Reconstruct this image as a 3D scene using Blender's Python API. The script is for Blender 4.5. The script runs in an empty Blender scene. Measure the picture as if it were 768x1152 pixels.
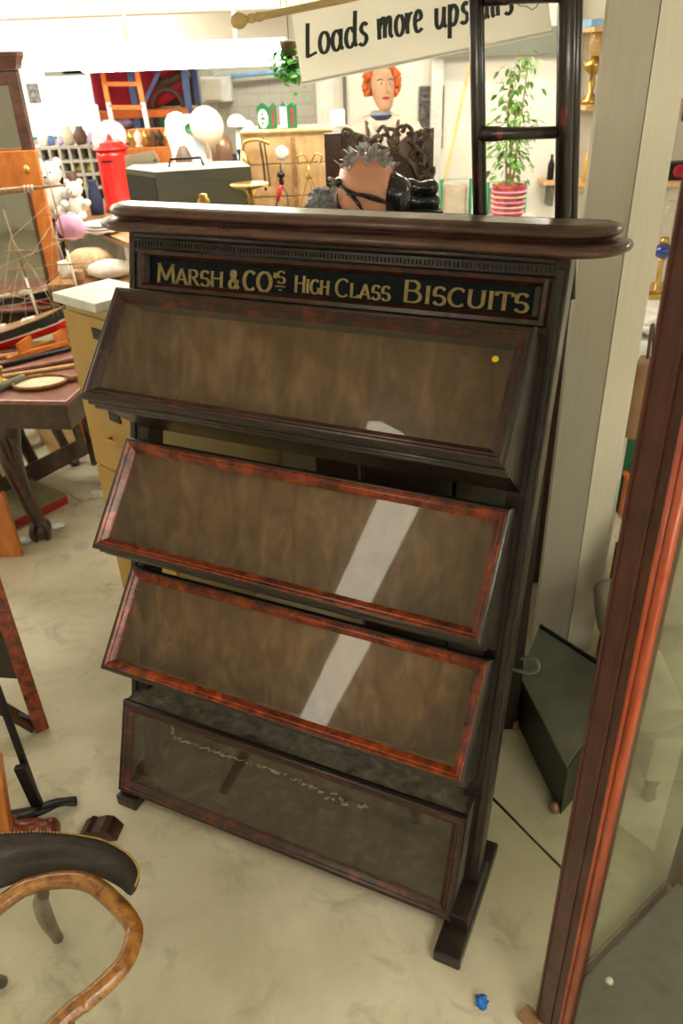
import bpy, bmesh, math, random
from mathutils import Vector as V, Matrix, noise
random.seed(7)
C = bpy.context.scene.collection
PI = math.pi
# ------------------------------------------------------------------ camera (photographer holds it high, looking down)
FPX = 869.89; PIT = math.radians(30.3837); ROL = math.radians(-2.2175); EYE = V((0, 0, 2.1))
Fw = V((0, math.cos(PIT), -math.sin(PIT))); Up = V((0, math.sin(PIT), math.cos(PIT))); Rt = V((1, 0, 0))
R2 = math.cos(ROL)*Rt + math.sin(ROL)*Up; U2 = -math.sin(ROL)*Rt + math.cos(ROL)*Up
def ray(x, y): return Fw + R2*((x-384)/FPX) + U2*((576-y)/FPX)
def G(x, y, z=0.0): d = ray(x, y); return EYE + d*((z-2.1)/d.z)
def W(x, y, Y): d = ray(x, y); return EYE + d*(Y/d.y)
cd = bpy.data.cameras.new('camera'); cam = bpy.data.objects.new('camera', cd); C.objects.link(cam)
cd.sensor_fit = 'VERTICAL'; cd.sensor_height = 36; cd.sensor_width = 24; cd.lens = FPX/1152*36
M = Matrix((R2, U2, -Fw)).transposed().to_4x4(); M.translation = EYE; cam.matrix_world = M
cd.dof.use_dof = True; cd.dof.focus_distance = 1.95; cd.dof.aperture_fstop = 4.0
bpy.context.scene.camera = cam

# ------------------------------------------------------------------ materials
def nt(name):
    m = bpy.data.materials.new(name); m.use_nodes = True
    t = m.node_tree; b = t.nodes['Principled BSDF']; return m, t, b
def lnk(t, a, b): t.links.new(a, b)
def coords(t, scale=(1, 1, 1), obj=True):
    c = t.nodes.new('ShaderNodeTexCoord'); mp = t.nodes.new('ShaderNodeMapping'); mp.inputs['Scale'].default_value = scale
    lnk(t, c.outputs['Object'], mp.inputs['Vector']); return mp.outputs['Vector']
def noi(t, vec, sc, det=6, rough=.6, dist=0):
    n = t.nodes.new('ShaderNodeTexNoise'); n.inputs['Scale'].default_value = sc; n.inputs['Detail'].default_value = det
    n.inputs['Roughness'].default_value = rough; n.inputs['Distortion'].default_value = dist; lnk(t, vec, n.inputs['Vector']); return n.outputs['Fac']
def ramp(t, fac, stops):
    r = t.nodes.new('ShaderNodeValToRGB'); e = r.color_ramp.elements
    e[0].position, e[0].color = stops[0][0], (*stops[0][1], 1); e[1].position, e[1].color = stops[-1][0], (*stops[-1][1], 1)
    for p, c in stops[1:-1]: k = e.new(p); k.color = (*c, 1)
    lnk(t, fac, r.inputs['Fac']); return r.outputs['Color']
def mixc(t, a, b, fac):
    m = t.nodes.new('ShaderNodeMix'); m.data_type = 'RGBA'
    if hasattr(fac, 'links') or hasattr(fac, 'node'): lnk(t, fac, m.inputs[0])
    else: m.inputs[0].default_value = fac
    for s, i in ((a, 6), (b, 7)):
        if isinstance(s, tuple): m.inputs[i].default_value = (*s, 1)
        else: lnk(t, s, m.inputs[i])
    return m.outputs[2]
def bump(t, b, h, st, d=.002):
    n = t.nodes.new('ShaderNodeBump'); n.inputs['Strength'].default_value = st; n.inputs['Distance'].default_value = d
    lnk(t, h, n.inputs['Height']); lnk(t, n.outputs['Normal'], b.inputs['Normal'])
def plain(name, col, rough=.5, metal=0, var=.12, sc=12, coat=0):
    m, t, b = nt(name); v = coords(t); f = noi(t, v, sc, 5)
    lo = tuple(max(0, c*(1-var*1.6)) for c in col); hi = tuple(min(1, c*(1+var)) for c in col)
    lnk(t, ramp(t, f, [(.3, lo), (.7, hi)]), b.inputs['Base Color'])
    b.inputs['Roughness'].default_value = rough; b.inputs['Metallic'].default_value = metal; b.inputs['Coat Weight'].default_value = coat
    bump(t, b, f, .15, .001); return m
def wood(name, dark, mid, light, rough=.35, sc=(3, 3, 26), n=5, coat=.3, spec=.5, bs=.25):
    m, t, b = nt(name); v = coords(t, sc); g = noi(t, v, n, 8, .65, .6)
    v2 = coords(t); w = noi(t, v2, 9, 5, .7)
    c1 = ramp(t, g, [(.32, dark), (.52, mid), (.72, light)])
    c2 = mixc(t, c1, dark, ramp(t, w, [(.5, (0, 0, 0)), (.72, (.75, .75, .75))]))
    lnk(t, c2, b.inputs['Base Color']); b.inputs['Coat Weight'].default_value = coat; b.inputs['Coat Roughness'].default_value = .2
    b.inputs['Specular IOR Level'].default_value = spec
    lnk(t, ramp(t, w, [(.3, (rough*.8,)*3), (.7, (min(1, rough*1.5),)*3)]), b.inputs['Roughness'])
    if bs: bump(t, b, g, bs, .001)
    return m
H = 26
ebony = wood('dark stained wood', (.006, .0035, .003), (.015, .008, .006), (.036, .018, .012), .36, (5, 5, 5))
rosew = wood('worn red mahogany', (.016, .004, .002), (.20, .03, .006), (.46, .085, .013), .28, (6, 6, 6), 4)
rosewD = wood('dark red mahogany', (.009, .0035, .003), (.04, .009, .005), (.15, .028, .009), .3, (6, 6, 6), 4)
cornw = wood('polished brown mahogany', (.03, .012, .009), (.08, .032, .022), (.14, .06, .04), .3, (3, 12, 12), 2, .4, .6, .04)
inner = wood('aged brown board', (.085, .045, .022), (.18, .102, .052), (.29, .18, .10), .8, (7, 7, 2.2), 2.4, 0, .3, 0)
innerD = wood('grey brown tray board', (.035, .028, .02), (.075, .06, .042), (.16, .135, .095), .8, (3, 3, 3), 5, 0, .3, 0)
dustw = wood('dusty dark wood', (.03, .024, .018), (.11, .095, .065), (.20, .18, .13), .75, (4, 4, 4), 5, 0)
maho = wood('mahogany showcase', (.035, .008, .005), (.065, .014, .008), (.10, .024, .012), .4, (9, 9, 1.2), 8, .25)
mahoR = wood('red showcase moulding', (.25, .035, .008), (.40, .06, .012), (.5, .09, .02), .3, (9, 9, 1.2), 6, .4)
orangew = wood('orange varnished wood', (.45, .13, .02), (.62, .20, .035), (.75, .28, .06), .35, (3, 3, 1), 5, .4)
oak = wood('golden oak', (.10, .035, .006), (.34, .14, .025), (.52, .25, .05), .3, (7, 7, 7), 5, .5)
tablew = wood('dark brown table wood', (.018, .009, .007), (.05, .022, .015), (.11, .05, .032), .32, (4, 4, 4), 5, .4)
tableT = wood('reddish table top', (.16, .06, .045), (.28, .11, .08), (.40, .19, .14), .3, (4, 14, 4), 4, .5)
pine = wood('pine planks', (.5, .30, .13), (.68, .44, .21), (.8, .57, .31), .6, (3, 3, 1.5), 4, .1)
ladw = wood('black ladder paint', (.008, .006, .006), (.016, .010, .010), (.030, .016, .014), .3, (14, 14, 1.5), 5, .5)
def wear_ladder():
    t = ladw.node_tree; b = t.nodes['Principled BSDF']; old = b.inputs['Base Color'].links[0].from_socket
    f = noi(t, coords(t, (16, 16, 3.5)), 2.2, 6, .7); lnk(t, mixc(t, old, (.22, .025, .015), ramp(t, f, [(.60, (0,)*3), (.66, (1,)*3)])), b.inputs['Base Color'])
wear_ladder()
pinkw = plain('white metal', (.78, .77, .72), .45); cream = plain('cream painted metal', (.66, .61, .47), .45, var=.06, sc=4)
blackm = plain('black iron', (.012, .012, .014), .38, .4); brass = plain('aged brass', (.55, .36, .10), .3, .9, coat=.2)
goldL = plain('gold leaf lettering', (.36, .27, .10), .4, .25, .2, 60); signM = plain('blue black sign', (.006, .010, .014), .5, 0, .2, 20, 0)
white = plain('white ceramic', (.82, .80, .74), .3); whitef = plain('white fabric', (.82, .79, .72), .9, var=.1, sc=20)
redp = plain('bright red paint', (.78, .02, .015), .3, coat=.4); redc = plain('crimson cloth', (.42, .015, .04), .9); blueP = plain('blue racking paint', (.10, .17, .42), .45)
orangeP = plain('orange racking paint', (.85, .20, .03), .45); skyb = plain('light blue pipe', (.25, .5, .8), .5); purplec = plain('lilac cloth', (.6, .45, .75), .9); pinkc = plain('pink fabric', (.75, .38, .6), .9)
steelg = plain('grey green steel', (.15, .155, .12), .5, .1, .08, 6); steeld = plain('dark grey steel', (.03, .03, .028), .5, .1)
mustard = plain('mustard metal', (.50, .32, .085), .5, 0, .07, 5); mustardLit = plain('lit mustard metal', (.62, .52, .27), .5, 0, .05, 5)
greenb = plain('bottle green', (.01, .16, .06), .4); greeny = plain('teal green', (.0, .22, .13), .4); greygreen = plain('olive grey board', (.27, .27, .15), .7); redbook = plain('dark red board', (.4, .015, .02), .5)
trunkM = plain('dark green enamelled steel', (.035, .04, .028), .45, .2, .2, 7); trunkL = plain('dusty grey green lid', (.17, .17, .125), .55, .1, .2, 9)
leafm = plain('fresh leaf', (.16, .36, .05), .5, var=.45, sc=18); leafd = plain('ivy leaf', (.06, .30, .03), .5, var=.4); stemm = plain('plant stem', (.3, .2, .1), .7)
orhair = plain('orange hair', (.75, .16, .03), .8, var=.35, sc=30); skinm = plain('painted mannequin skin', (.62, .36, .22), .5, var=.1); pinkhead = plain('salmon mannequin skin', (.92, .45, .30), .35, var=.05, sc=3)
scarfm = plain('grey blue scarf', (.30, .36, .42), .85); navy = plain('navy cloth', (.02, .03, .08), .8); shirt = plain('cream shirt', (.72, .60, .50), .9, var=.15, sc=14); brown = plain('brown leather', (.10, .05, .025), .5); tan = plain('tan leather', (.35, .2, .1), .6)
blackg = plain('black glossy leather', (.02, .022, .024), .22, coat=.5); silverleaf = plain('tarnished silver leaf', (.75, .73, .66), .45, .3, .5, 40); stone = plain('grey stone', (.28, .30, .32), .7, var=.4, sc=50)
carvem = plain('carved dark bronze wood', (.17, .125, .09), .45, .1, .5, 30); ovalm = plain('dark brown oval panel', (.10, .06, .045), .35, .0)
greym = plain('grey velvet', (.40, .36, .27), .9, var=.12, sc=8); beige = plain('beige enamel', (.66, .56, .42), .35); copper = plain('brown copper', (.35, .2, .13), .3, .5); postm = plain('poster print', (.14, .13, .13), .6, var=.6, sc=40)
rope = plain('rigging thread', (.6, .5, .36), .8); hullg = plain('dark green hull', (.012, .03, .026), .35, coat=.4); spar = wood('varnished spar', (.2, .10, .04), (.38, .2, .08), (.55, .33, .15), .4, (10, 10, 10), 5)
wbm = plain('white board', (.78, .83, .80), .4, var=.03, sc=3); pale = plain('paper white', (.86, .86, .82), .6, var=.05); felt = plain('dark grey felt', (.075, .075, .06), .9, var=.2, sc=30); bamboo = plain('yellow cane', (.7, .52, .22), .5)
pinkb = plain('red and pink woven basket', (.65, .12, .11), .8, var=.4, sc=25); greenf = plain('green metal frame', (.02, .30, .14), .4); bluep = plain('bright blue wrapper', (.02, .20, .75), .3, 0, .3, 80); yel = plain('yellow sticker', (.95, .75, .02), .5, 0, .02)
chalk = plain('white flaky residue', (.62, .55, .38), .9); grip = plain('grey green grip', (.15, .16, .10), .8); gut = plain('racket strings', (.7, .62, .42), .6)
signM.node_tree.nodes['Principled BSDF'].inputs['Specular IOR Level'].default_value = .12
def glassm(name, tint=(1, 1, 1), haze=.03, hazec=(.6, .55, .42), ior=1.5, spec=1.0):
    m = bpy.data.materials.new(name); m.use_nodes = True; t = m.node_tree; t.nodes.clear()
    o = t.nodes.new('ShaderNodeOutputMaterial'); tr = t.nodes.new('ShaderNodeBsdfTransparent'); tr.inputs[0].default_value = (*tint, 1)
    gl = t.nodes.new('ShaderNodeBsdfGlossy'); gl.inputs['Roughness'].default_value = .03; gl.inputs['Color'].default_value = (spec, spec, spec, 1)
    fr = t.nodes.new('ShaderNodeFresnel'); fr.inputs['IOR'].default_value = ior
    ge = t.nodes.new('ShaderNodeNewGeometry'); sb = t.nodes.new('ShaderNodeMath'); sb.operation = 'SUBTRACT'; sb.inputs[0].default_value = 1; lnk(t, ge.outputs['Backfacing'], sb.inputs[1])
    mu = t.nodes.new('ShaderNodeMath'); mu.operation = 'MULTIPLY'; lnk(t, fr.outputs[0], mu.inputs[0]); lnk(t, sb.outputs[0], mu.inputs[1])
    mx = t.nodes.new('ShaderNodeMixShader'); lnk(t, mu.outputs[0], mx.inputs[0]); lnk(t, tr.outputs[0], mx.inputs[1]); lnk(t, gl.outputs[0], mx.inputs[2])
    df = t.nodes.new('ShaderNodeBsdfDiffuse'); df.inputs[0].default_value = (*hazec, 1)
    m2 = t.nodes.new('ShaderNodeMixShader'); f = noi(t, coords(t, (1, 1, 1)), 7, 8, .75)
    r = ramp(t, f, [(.35, (haze*.3,)*3), (.75, (haze*1.8,)*3)]); lnk(t, r, m2.inputs[0]); lnk(t, mx.outputs[0], m2.inputs[1]); lnk(t, df.outputs[0], m2.inputs[2])
    lnk(t, m2.outputs[0], o.inputs[0]); return m
glass = glassm('old dusty glass', (.97, .95, .90), .032, (.5, .42, .3), 1.62); glassC = glassm('showcase glass', (.93, .95, .90), .05, (.5, .5, .4), 1.5); glassT = glassm('clear glass', (.97, .98, .95), .01); mirrorm = plain('mirror', (.7, .72, .68), .04, 1, .03)
def emit(name, col, s):
    m, t, b = nt(name); b.inputs['Base Color'].default_value = (*col, 1); b.inputs['Emission Color'].default_value = (*col, 1); b.inputs['Emission Strength'].default_value = s; return m
def concrete():
    m, t, b = nt('concrete floor'); v = coords(t)
    a = noi(t, v, 1.3, 8, .62, .4); c = noi(t, v, 7, 9, .7, .8); e = noi(t, v, 60, 4, .8)
    base = ramp(t, a, [(.32, (.42, .385, .26)), (.5, (.58, .535, .395)), (.66, (.72, .67, .51))])
    st = mixc(t, base, (.27, .25, .17), ramp(t, c, [(.52, (0,)*3), (.74, (.75,)*3)]))
    st = mixc(t, st, (.72, .68, .55), ramp(t, noi(t, coords(t, (1.3, .7, 1)), 3.1, 9, .75, 1.5), [(.60, (0,)*3), (.75, (.5,)*3)]))
    st = mixc(t, st, (.16, .15, .11), ramp(t, e, [(.70, (0,)*3), (.78, (.5,)*3)]))
    # smoother darker slab behind the joint (different pour)
    g = t.nodes.new('ShaderNodeTexCoord'); s = t.nodes.new('ShaderNodeSeparateXYZ'); lnk(t, g.outputs['Object'], s.inputs[0])
    lnk(t, st, b.inputs['Base Color']); b.inputs['Roughness'].default_value = .62; b.inputs['Specular IOR Level'].default_value = .35
    bump(t, b, c, .12, .004); return m
floorM = concrete()
def blockwall():
    m, t, b = nt('painted block wall'); v = coords(t); br = t.nodes.new('ShaderNodeTexBrick'); br.inputs['Scale'].default_value = 2.2
    br.inputs['Color1'].default_value = (.58, .55, .46, 1); br.inputs['Color2'].default_value = (.62, .59, .50, 1); br.inputs['Mortar'].default_value = (.5, .47, .39, 1); br.inputs['Mortar Size'].default_value = .012
    mp = coords(t); c = t.nodes.new('ShaderNodeTexCoord'); s = t.nodes.new('ShaderNodeSeparateXYZ'); k = t.nodes.new('ShaderNodeCombineXYZ')
    lnk(t, c.outputs['Object'], s.inputs[0]); lnk(t, s.outputs[0], k.inputs[0]); lnk(t, s.outputs[2], k.inputs[1]); lnk(t, k.outputs[0], br.inputs['Vector'])
    lnk(t, br.outputs['Color'], b.inputs['Base Color']); b.inputs['Roughness'].default_value = .8; return m
wallB = blockwall(); wallW = plain('white plaster wall', (.84, .81, .73), .8, var=.03, sc=3); ceilM = plain('cream ceiling', (.84, .80, .70), .9, var=.02, sc=2)
def colm():
    m, t, b = nt('brushed cream column paint'); v = coords(t, (60, 60, 1.2)); g = noi(t, v, 3, 7, .7)
    lnk(t, ramp(t, g, [(.3, (.66, .625, .50)), (.7, (.76, .725, .60))]), b.inputs['Base Color']); b.inputs['Roughness'].default_value = .5; bump(t, b, g, .3, .001); return m
colM = colm()

# ------------------------------------------------------------------ mesh helpers
class MB:
    def __init__(s): s.b = bmesh.new()
    def face(s, vs, smooth=False):
        try: f = s.b.faces.new(vs); f.smooth = smooth; return f
        except ValueError: return None
    def hexa(s, c, bev=0):            # 8 corners: 0-3 bottom loop, 4-7 top loop
        v = [s.b.verts.new(p) for p in c]
        fs = [s.face([v[i] for i in q]) for q in ((0, 3, 2, 1), (4, 5, 6, 7), (0, 1, 5, 4), (1, 2, 6, 5), (2, 3, 7, 6), (3, 0, 4, 7))]
        bmesh.ops.recalc_face_normals(s.b, faces=[f for f in fs if f])
        if bev:
            es = {e for f in fs for e in f.edges}; bmesh.ops.bevel(s.b, geom=list(es), offset=bev, segments=2, profile=.6, affect='EDGES', clamp_overlap=True)
        return s
    def box(s, x0, x1, y0, y1, z0, z1, bev=0): return s.hexa([V(p) for p in ((x0, y0, z0), (x1, y0, z0), (x1, y1, z0), (x0, y1, z0), (x0, y0, z1), (x1, y0, z1), (x1, y1, z1), (x0, y1, z1))], bev)
    def obox(s, c, ax, ay, az, bev=0):  # centre and three half vectors
        c, ax, ay, az = V(c), V(ax), V(ay), V(az)
        return s.hexa([c+i*ax+j*ay+k*az for k in (-1, 1) for i, j in ((-1, -1), (1, -1), (1, 1), (-1, 1))], bev)
    def bar(s, a, b, w, h, up=(0, 0, 1), bev=0):
        a, b = V(a), V(b); d = (b-a); L = d.length; d.normalize(); sd = d.cross(V(up)); sd.normalize(); u_ = sd.cross(d)
        return s.obox((a+b)/2, d*L/2, sd*w/2, u_*h/2, bev)
    def loft(s, loops, close=True, caps=True, smooth=True):
        R = [[s.b.verts.new(p) for p in l] for l in loops]; n = len(R[0]); fs = []
        for a, b in zip(R, R[1:]):
            for i in range(n if close else n-1):
                fs.append(s.face([a[i], a[(i+1) % n], b[(i+1) % n], b[i]], smooth))
        if caps: fs.append(s.face(R[0][::-1])); fs.append(s.face(R[-1]))
        bmesh.ops.recalc_face_normals(s.b, faces=[f for f in fs if f]); return s
    def tube(s, pts, r, n=10, caps=True, sq=1.0):
        pts = [V(p) for p in pts]; rs = r if isinstance(r, (list, tuple)) else [r]*len(pts); loops = []; prev = None
        for i, p in enumerate(pts):
            d = (pts[min(i+1, len(pts)-1)]-pts[max(i-1, 0)]).normalized()
            if prev is None: ref = V((0, 0, 1)) if abs(d.z) < .9 else V((1, 0, 0)); x = d.cross(ref).normalized()
            else: x = (prev-d*prev.dot(d)).normalized()
            prev = x; y = d.cross(x); loops.append([p+rs[i]*(math.cos(2*PI*k/n)*x+sq*math.sin(2*PI*k/n)*y) for k in range(n)])
        return s.loft(loops, True, caps)
    def lathe(s, prof, c, ax=(0, 0, 1), n=20, sx=1, sy=1, smooth=True):
        c = V(c); ax = V(ax).normalized(); ref = V((1, 0, 0)) if abs(ax.x) < .9 else V((0, 1, 0)); y = ax.cross(ref).normalized(); x = y.cross(ax)
        return s.loft([[c+ax*z+r*(sx*math.cos(2*PI*k/n)*x+sy*math.sin(2*PI*k/n)*y) for k in range(n)] for r, z in prof], True, True, smooth)
    def prism(s, poly, off, bev=0):
        off = V(off); a = [V(p) for p in poly]; s.loft([a, [p+off for p in a]], True, True, False); return s
    def blob(s, c, r, amp=0, fr=3, sub=3, seed=0):
        c = V(c); r = V(r) if not isinstance(r, (int, float)) else V((r, r, r))
        o = bmesh.ops.create_icosphere(s.b, subdivisions=sub, radius=1)
        for v in o['verts']:
            k = 1+amp*noise.noise(v.co*fr+V((seed, seed*1.7, 0))); v.co = V((v.co.x*r.x*k, v.co.y*r.y*k, v.co.z*r.z*k))+c
        for v in o['verts']:
            for f in v.link_faces: f.smooth = True
        return s
    def leaf(s, p, d, L, w):
        d = V(d).normalized(); sd = d.cross(V((random.random()-.5, random.random()-.5, 1))).normalized(); n = sd.cross(d)
        p = V(p); a = [p, p+d*L*.35+sd*w, p+d*L*.75+sd*w*.7-n*L*.05, p+d*L-n*L*.15, p+d*L*.75-sd*w*.7-n*L*.05, p+d*L*.35-sd*w]
        v = [s.b.verts.new(q) for q in a]; m = s.b.verts.new(p+d*L*.5-n*w*.3)
        for i in range(6): s.face([v[i], v[(i+1) % 6], m], True)
        return s
WM = {}
def thing(name, label, cat, loc=(0, 0, 0), group=None, kind=None):
    o = bpy.data.objects.new(name, None); C.objects.link(o); o.location = loc; o.empty_display_size = .05
    WM[o.name] = Matrix.Translation(V(loc))
    o['label'] = label; o['category'] = cat
    if group: o['group'] = group
    if kind: o['kind'] = kind
    return o
def mk(name, mb, mat, parent=None, loc=None, label=None, cat=None, group=None, kind=None):
    me = bpy.data.meshes.new(name); bm = mb.b; bmesh.ops.remove_doubles(bm, verts=bm.verts, dist=1e-6)
    if parent is not None: T = WM[parent.name]
    else:
        if loc is None:
            xs = [v.co for v in bm.verts]; lo = V([min(q[i] for q in xs) for i in range(3)]); hi = V([max(q[i] for q in xs) for i in range(3)]); loc = ((lo.x+hi.x)/2, (lo.y+hi.y)/2, lo.z)
        T = Matrix.Translation(V(loc))
    bmesh.ops.transform(bm, matrix=T.inverted(), verts=bm.verts); bm.to_mesh(me); bm.free(); me.materials.append(mat)
    o = bpy.data.objects.new(name, me); C.objects.link(o)
    if parent is not None: o.parent = parent; WM[o.name] = T
    else: o.location = T.translation; WM[o.name] = T
    if label: o['label'] = label
    if cat: o['category'] = cat
    if group: o['group'] = group
    if kind: o['kind'] = kind
    return o
def copytree(o, parent=None):
    c = o.copy(); C.objects.link(c); c.parent = parent
    for ch in list(o.children): copytree(ch, c)
    return c
def spl(pts, n=6, closed=False):
    pts = [V(p) for p in pts]; N = len(pts); out = []
    for i in range(N if closed else N-1):
        g = lambda k: pts[k % N] if closed else pts[max(0, min(N-1, k))]
        a, b, c, d = g(i-1), g(i), g(i+1), g(i+2)
        for k in range(n):
            t = k/n; out.append(.5*((2*b)+(c-a)*t+(2*a-5*b+4*c-d)*t*t+(3*b-a-3*c+d)*t**3))
    if not closed: out.append(pts[-1])
    return out
def ribbon(mb, pts, wf, P, th, serif=None):   # pts 2-D, P maps (x,y)->3-D; th thickness vector
    pts = [V((p[0], p[1])) for p in pts]; L = []; Rr = []
    for i, p in enumerate(pts):
        d = (pts[min(i+1, len(pts)-1)]-pts[max(i-1, 0)]); d.normalize(); nrm = V((-d.y, d.x)); w = wf(d)/2; L.append(p+nrm*w); Rr.append(p-nrm*w)
    for i in range(len(pts)-1):
        q = [P(*L[i]), P(*L[i+1]), P(*Rr[i+1]), P(*Rr[i])]; mb.hexa(q+[k+th for k in q])

# ------------------------------------------------------------------ the room
def struct(name, mb, mat): return mk(name, mb, mat, kind='structure')
struct('floor', MB().box(-5, 5, -3.5, 9.3, -.1, 0), floorM)
struct('ceiling', MB().box(-5, 5, -3.5, 9.3, 2.62, 2.7), ceilM)
struct('wall_back', MB().box(-5, 5, 9, 9.1, 0, 2.62), wallB)
struct('wall_left', MB().box(-5.1, -5, -3.5, 9.1, 0, 2.62), wallW)
struct('wall_right', MB().box(5, 5.1, -3.5, 9.1, 0, 2.62), wallW)
struct('wall_front', MB().box(-5, 5, -3.6, -3.5, 0, 2.62), wallW)
struct('wall_partition', MB().box(-.065, 4.99, 6.2, 6.32, 0, 2.62), wallW)
for i, (y, z, xe) in enumerate(((5.3, 2.36, 4.99), (6.78, 2.09, -.08), (3.5, 2.45, 4.99))):
    struct('trim_%d' % (i+1), MB().box(-4.99, xe, y, y+.25, z, 2.62), ceilM)
struct('trim_4', MB().box(.75, 4.99, 6.05, 6.199, 2.08, 2.24), steelg)
# steel column, its two visible flanges meeting at a seam
cl, cm, cr = W(640, 735, 2.55), None, None
c0 = V((.83, 2.62, 0)); c1 = V((1.035, 2.50, 0))
a0 = W(656, 250, 2.45); a1 = W(706.5, 250, 2.34); a2 = W(743, 250, 2.42)
a0.z = a1.z = a2.z = 0
mb = MB(); mb.prism([a0, a1, a1+(a1-a0).normalized()*.012+V((0, .03, 0)), a0+V((.0, .03, 0))], (0, 0, 2.62))
mb2 = MB(); g = (a2-a1).normalized()
mb2.prism([a1+g*.004, a2, a2+V((-.03, .1, 0)), a0+V((.03, .12, 0)), a0+V((.005, .031, 0)), a1+V((.012, .031, 0))], (0, 0, 2.62))
struct('trim_5', mb, colM); struct('trim_6', mb2, colM)
# floor joint
p = [G(545, 889), G(600, 945), G(640, 985), G(668, 1015)]
mb = MB(); q = [x+V((0, 0, .0005)) for x in p]
mb.tube(q, [.006, .0035, .005, .003], 6, sq=.25); struct('trim_7', mb, steeld)
lampE = emit('fluorescent diffuser', (1, .95, .82), 16.0)
stripE = emit('dim strip diffuser', (1, .91, .72), 3.9)
def fixture(x0, x1, y0, y1, z0, z1, label, ang=0, em=None):
    cx, cy = (x0+x1)/2, (y0+y1)/2; t = thing('ceiling_light', label, 'light', (cx, cy, z1))
    R_ = Matrix.Translation((cx, cy, 0)) @ Matrix.Rotation(ang, 4, 'Z') @ Matrix.Translation((-cx, -cy, 0))
    def put(nm, mb, m): bmesh.ops.transform(mb.b, matrix=R_, verts=mb.b.verts); return mk(nm, mb, m, t)
    dx = (x1-x0)/2; w = (y1-y0)/2
    put('diffuser', MB().loft([[V((x, cy+w*math.cos(a)*k, z1-.02-(z1-.02-z0)*math.sin(a)*k)) for a in [PI*i/10 for i in range(11)]] for x, k in ((x0, .5), (x0+.03, 1), (x1-.03, 1), (x1, .5))], True, True), em or lampE)
    put('housing', MB().box(x0+.02, x1-.02, cy-w*.8, cy+w*.8, z1-.02, z1, .004), pinkw)
    for s in (x0+.25*(x1-x0), x1-.25*(x1-x0)): put('hanging_rod', MB().tube([(s, cy, z1), (s, cy, 2.62)], .012, 8), pinkw)
    return t
fixture(-1.27, -.17, 4.5, 4.75, 2.08, 2.2, 'long bright ceiling light nearest the top of the display stand, above the racking')
fixture(-3.6, -1.62, 4.45, 4.75, 2.36, 2.47, 'bright ceiling light in the top left corner of the photo')
fixture(-3.6, -2.12, 5.7, 5.95, 2.17, 2.29, 'bright ceiling light just above the dark wardrobe cornice')
fixture(-.9, .75, 3.75, 4.05, 2.40, 2.5, 'bright ceiling light at the top edge above the banner pole')
fixture(1.2, 2.6, 4.6, 4.85, 2.4, 2.5, 'ceiling light beyond the steel column')
# the strip light seen mirrored in the two middle glass lids: above and behind the photographer
pa, pb = V((-.62, 1.16, 2.5)), V((-2.85, -.82, 2.5)); L = (pb-pa).length; mid = (pa+pb)/2; an = math.atan2(pb.y-pa.y, pb.x-pa.x)
fixture(mid.x-L/2, mid.x+L/2, mid.y-.1, mid.y+.1, 2.47, 2.56, 'long strip light overhead mirrored as a pale band in the two middle lids', an, stripE)
for x_, y_, nm_ in ((-3.4, 7.6, 'added fill light over the racking at back left'), (-1.0, 8.1, 'added fill light against the block wall'), (-2.4, 6.3, 'added fill light above the white board'), (.5, 5.4, 'added fill light in front of the white partition, above the mannequin'), (2.9, 3.3, 'added fill light over the right-hand shelves'), (-3.9, 2.6, 'added fill light over the claw-foot table')):
    fixture(x_, x_+1.2, y_, y_+.2, 2.52, 2.6, nm_)  # extra fixtures added only to brighten the room, mostly its back
fillE = emit('added fill diffuser', (1, .95, .82), 32.0)  # for two unseen strips added to light the scene from the front
fixture(.9, 2.5, -.5, -.3, 2.47, 2.56, 'added fill strip overhead to the right of the photographer', 0, fillE)
fixture(.3, 2.3, -2.4, -2.2, 2.47, 2.56, 'added fill strip overhead well behind the photographer', 0, fillE)

# ------------------------------------------------------------------ biscuit stand
K = 2.1/1.6; O = V((-.1621, 1.2106, 0))*K; YA = math.radians(25.7773); LE = math.radians(14.7557)
u = V((math.cos(YA), -math.sin(YA), 0)); nb = V((math.sin(YA), math.cos(YA), 0)); Z = V((0, 0, 1))
v = math.cos(LE)*Z+math.sin(LE)*nb; n = -(math.cos(LE)*nb-math.sin(LE)*Z)
def S(a, b, c): return O+u*a+v*b+n*c
def sbox(mb, u0, u1, v0, v1, n0, n1, bev=0): return mb.hexa([S(*q) for q in ((u0, v0, n0), (u1, v0, n0), (u1, v0, n1), (u0, v0, n1), (u0, v1, n0), (u1, v1, n0), (u1, v1, n1), (u0, v1, n1))], bev)
stand = thing('biscuit_display_stand', 'dark mahogany biscuit display stand with gilt lettered header and four glass-lidded tilted cases', 'display stand', tuple(O))
for s in (-1, 1):
    uu = (s*.532, s*.603); a, b = min(uu), max(uu)
    mk('post', sbox(MB(), a, b,   .025, 1.775, -.07, -.0005, .004), ebony, stand)
    mb = MB(); sbox(mb, s*.586-.008, s*.586+.008, .1, 1.74, -.001, .006, .003); mk('post_bead', mb, ebony, stand)
mk('back_rail', sbox(MB(), -.569, .569, 1.47, 1.775, -.045, -.022, .002), ebony, stand)
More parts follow.
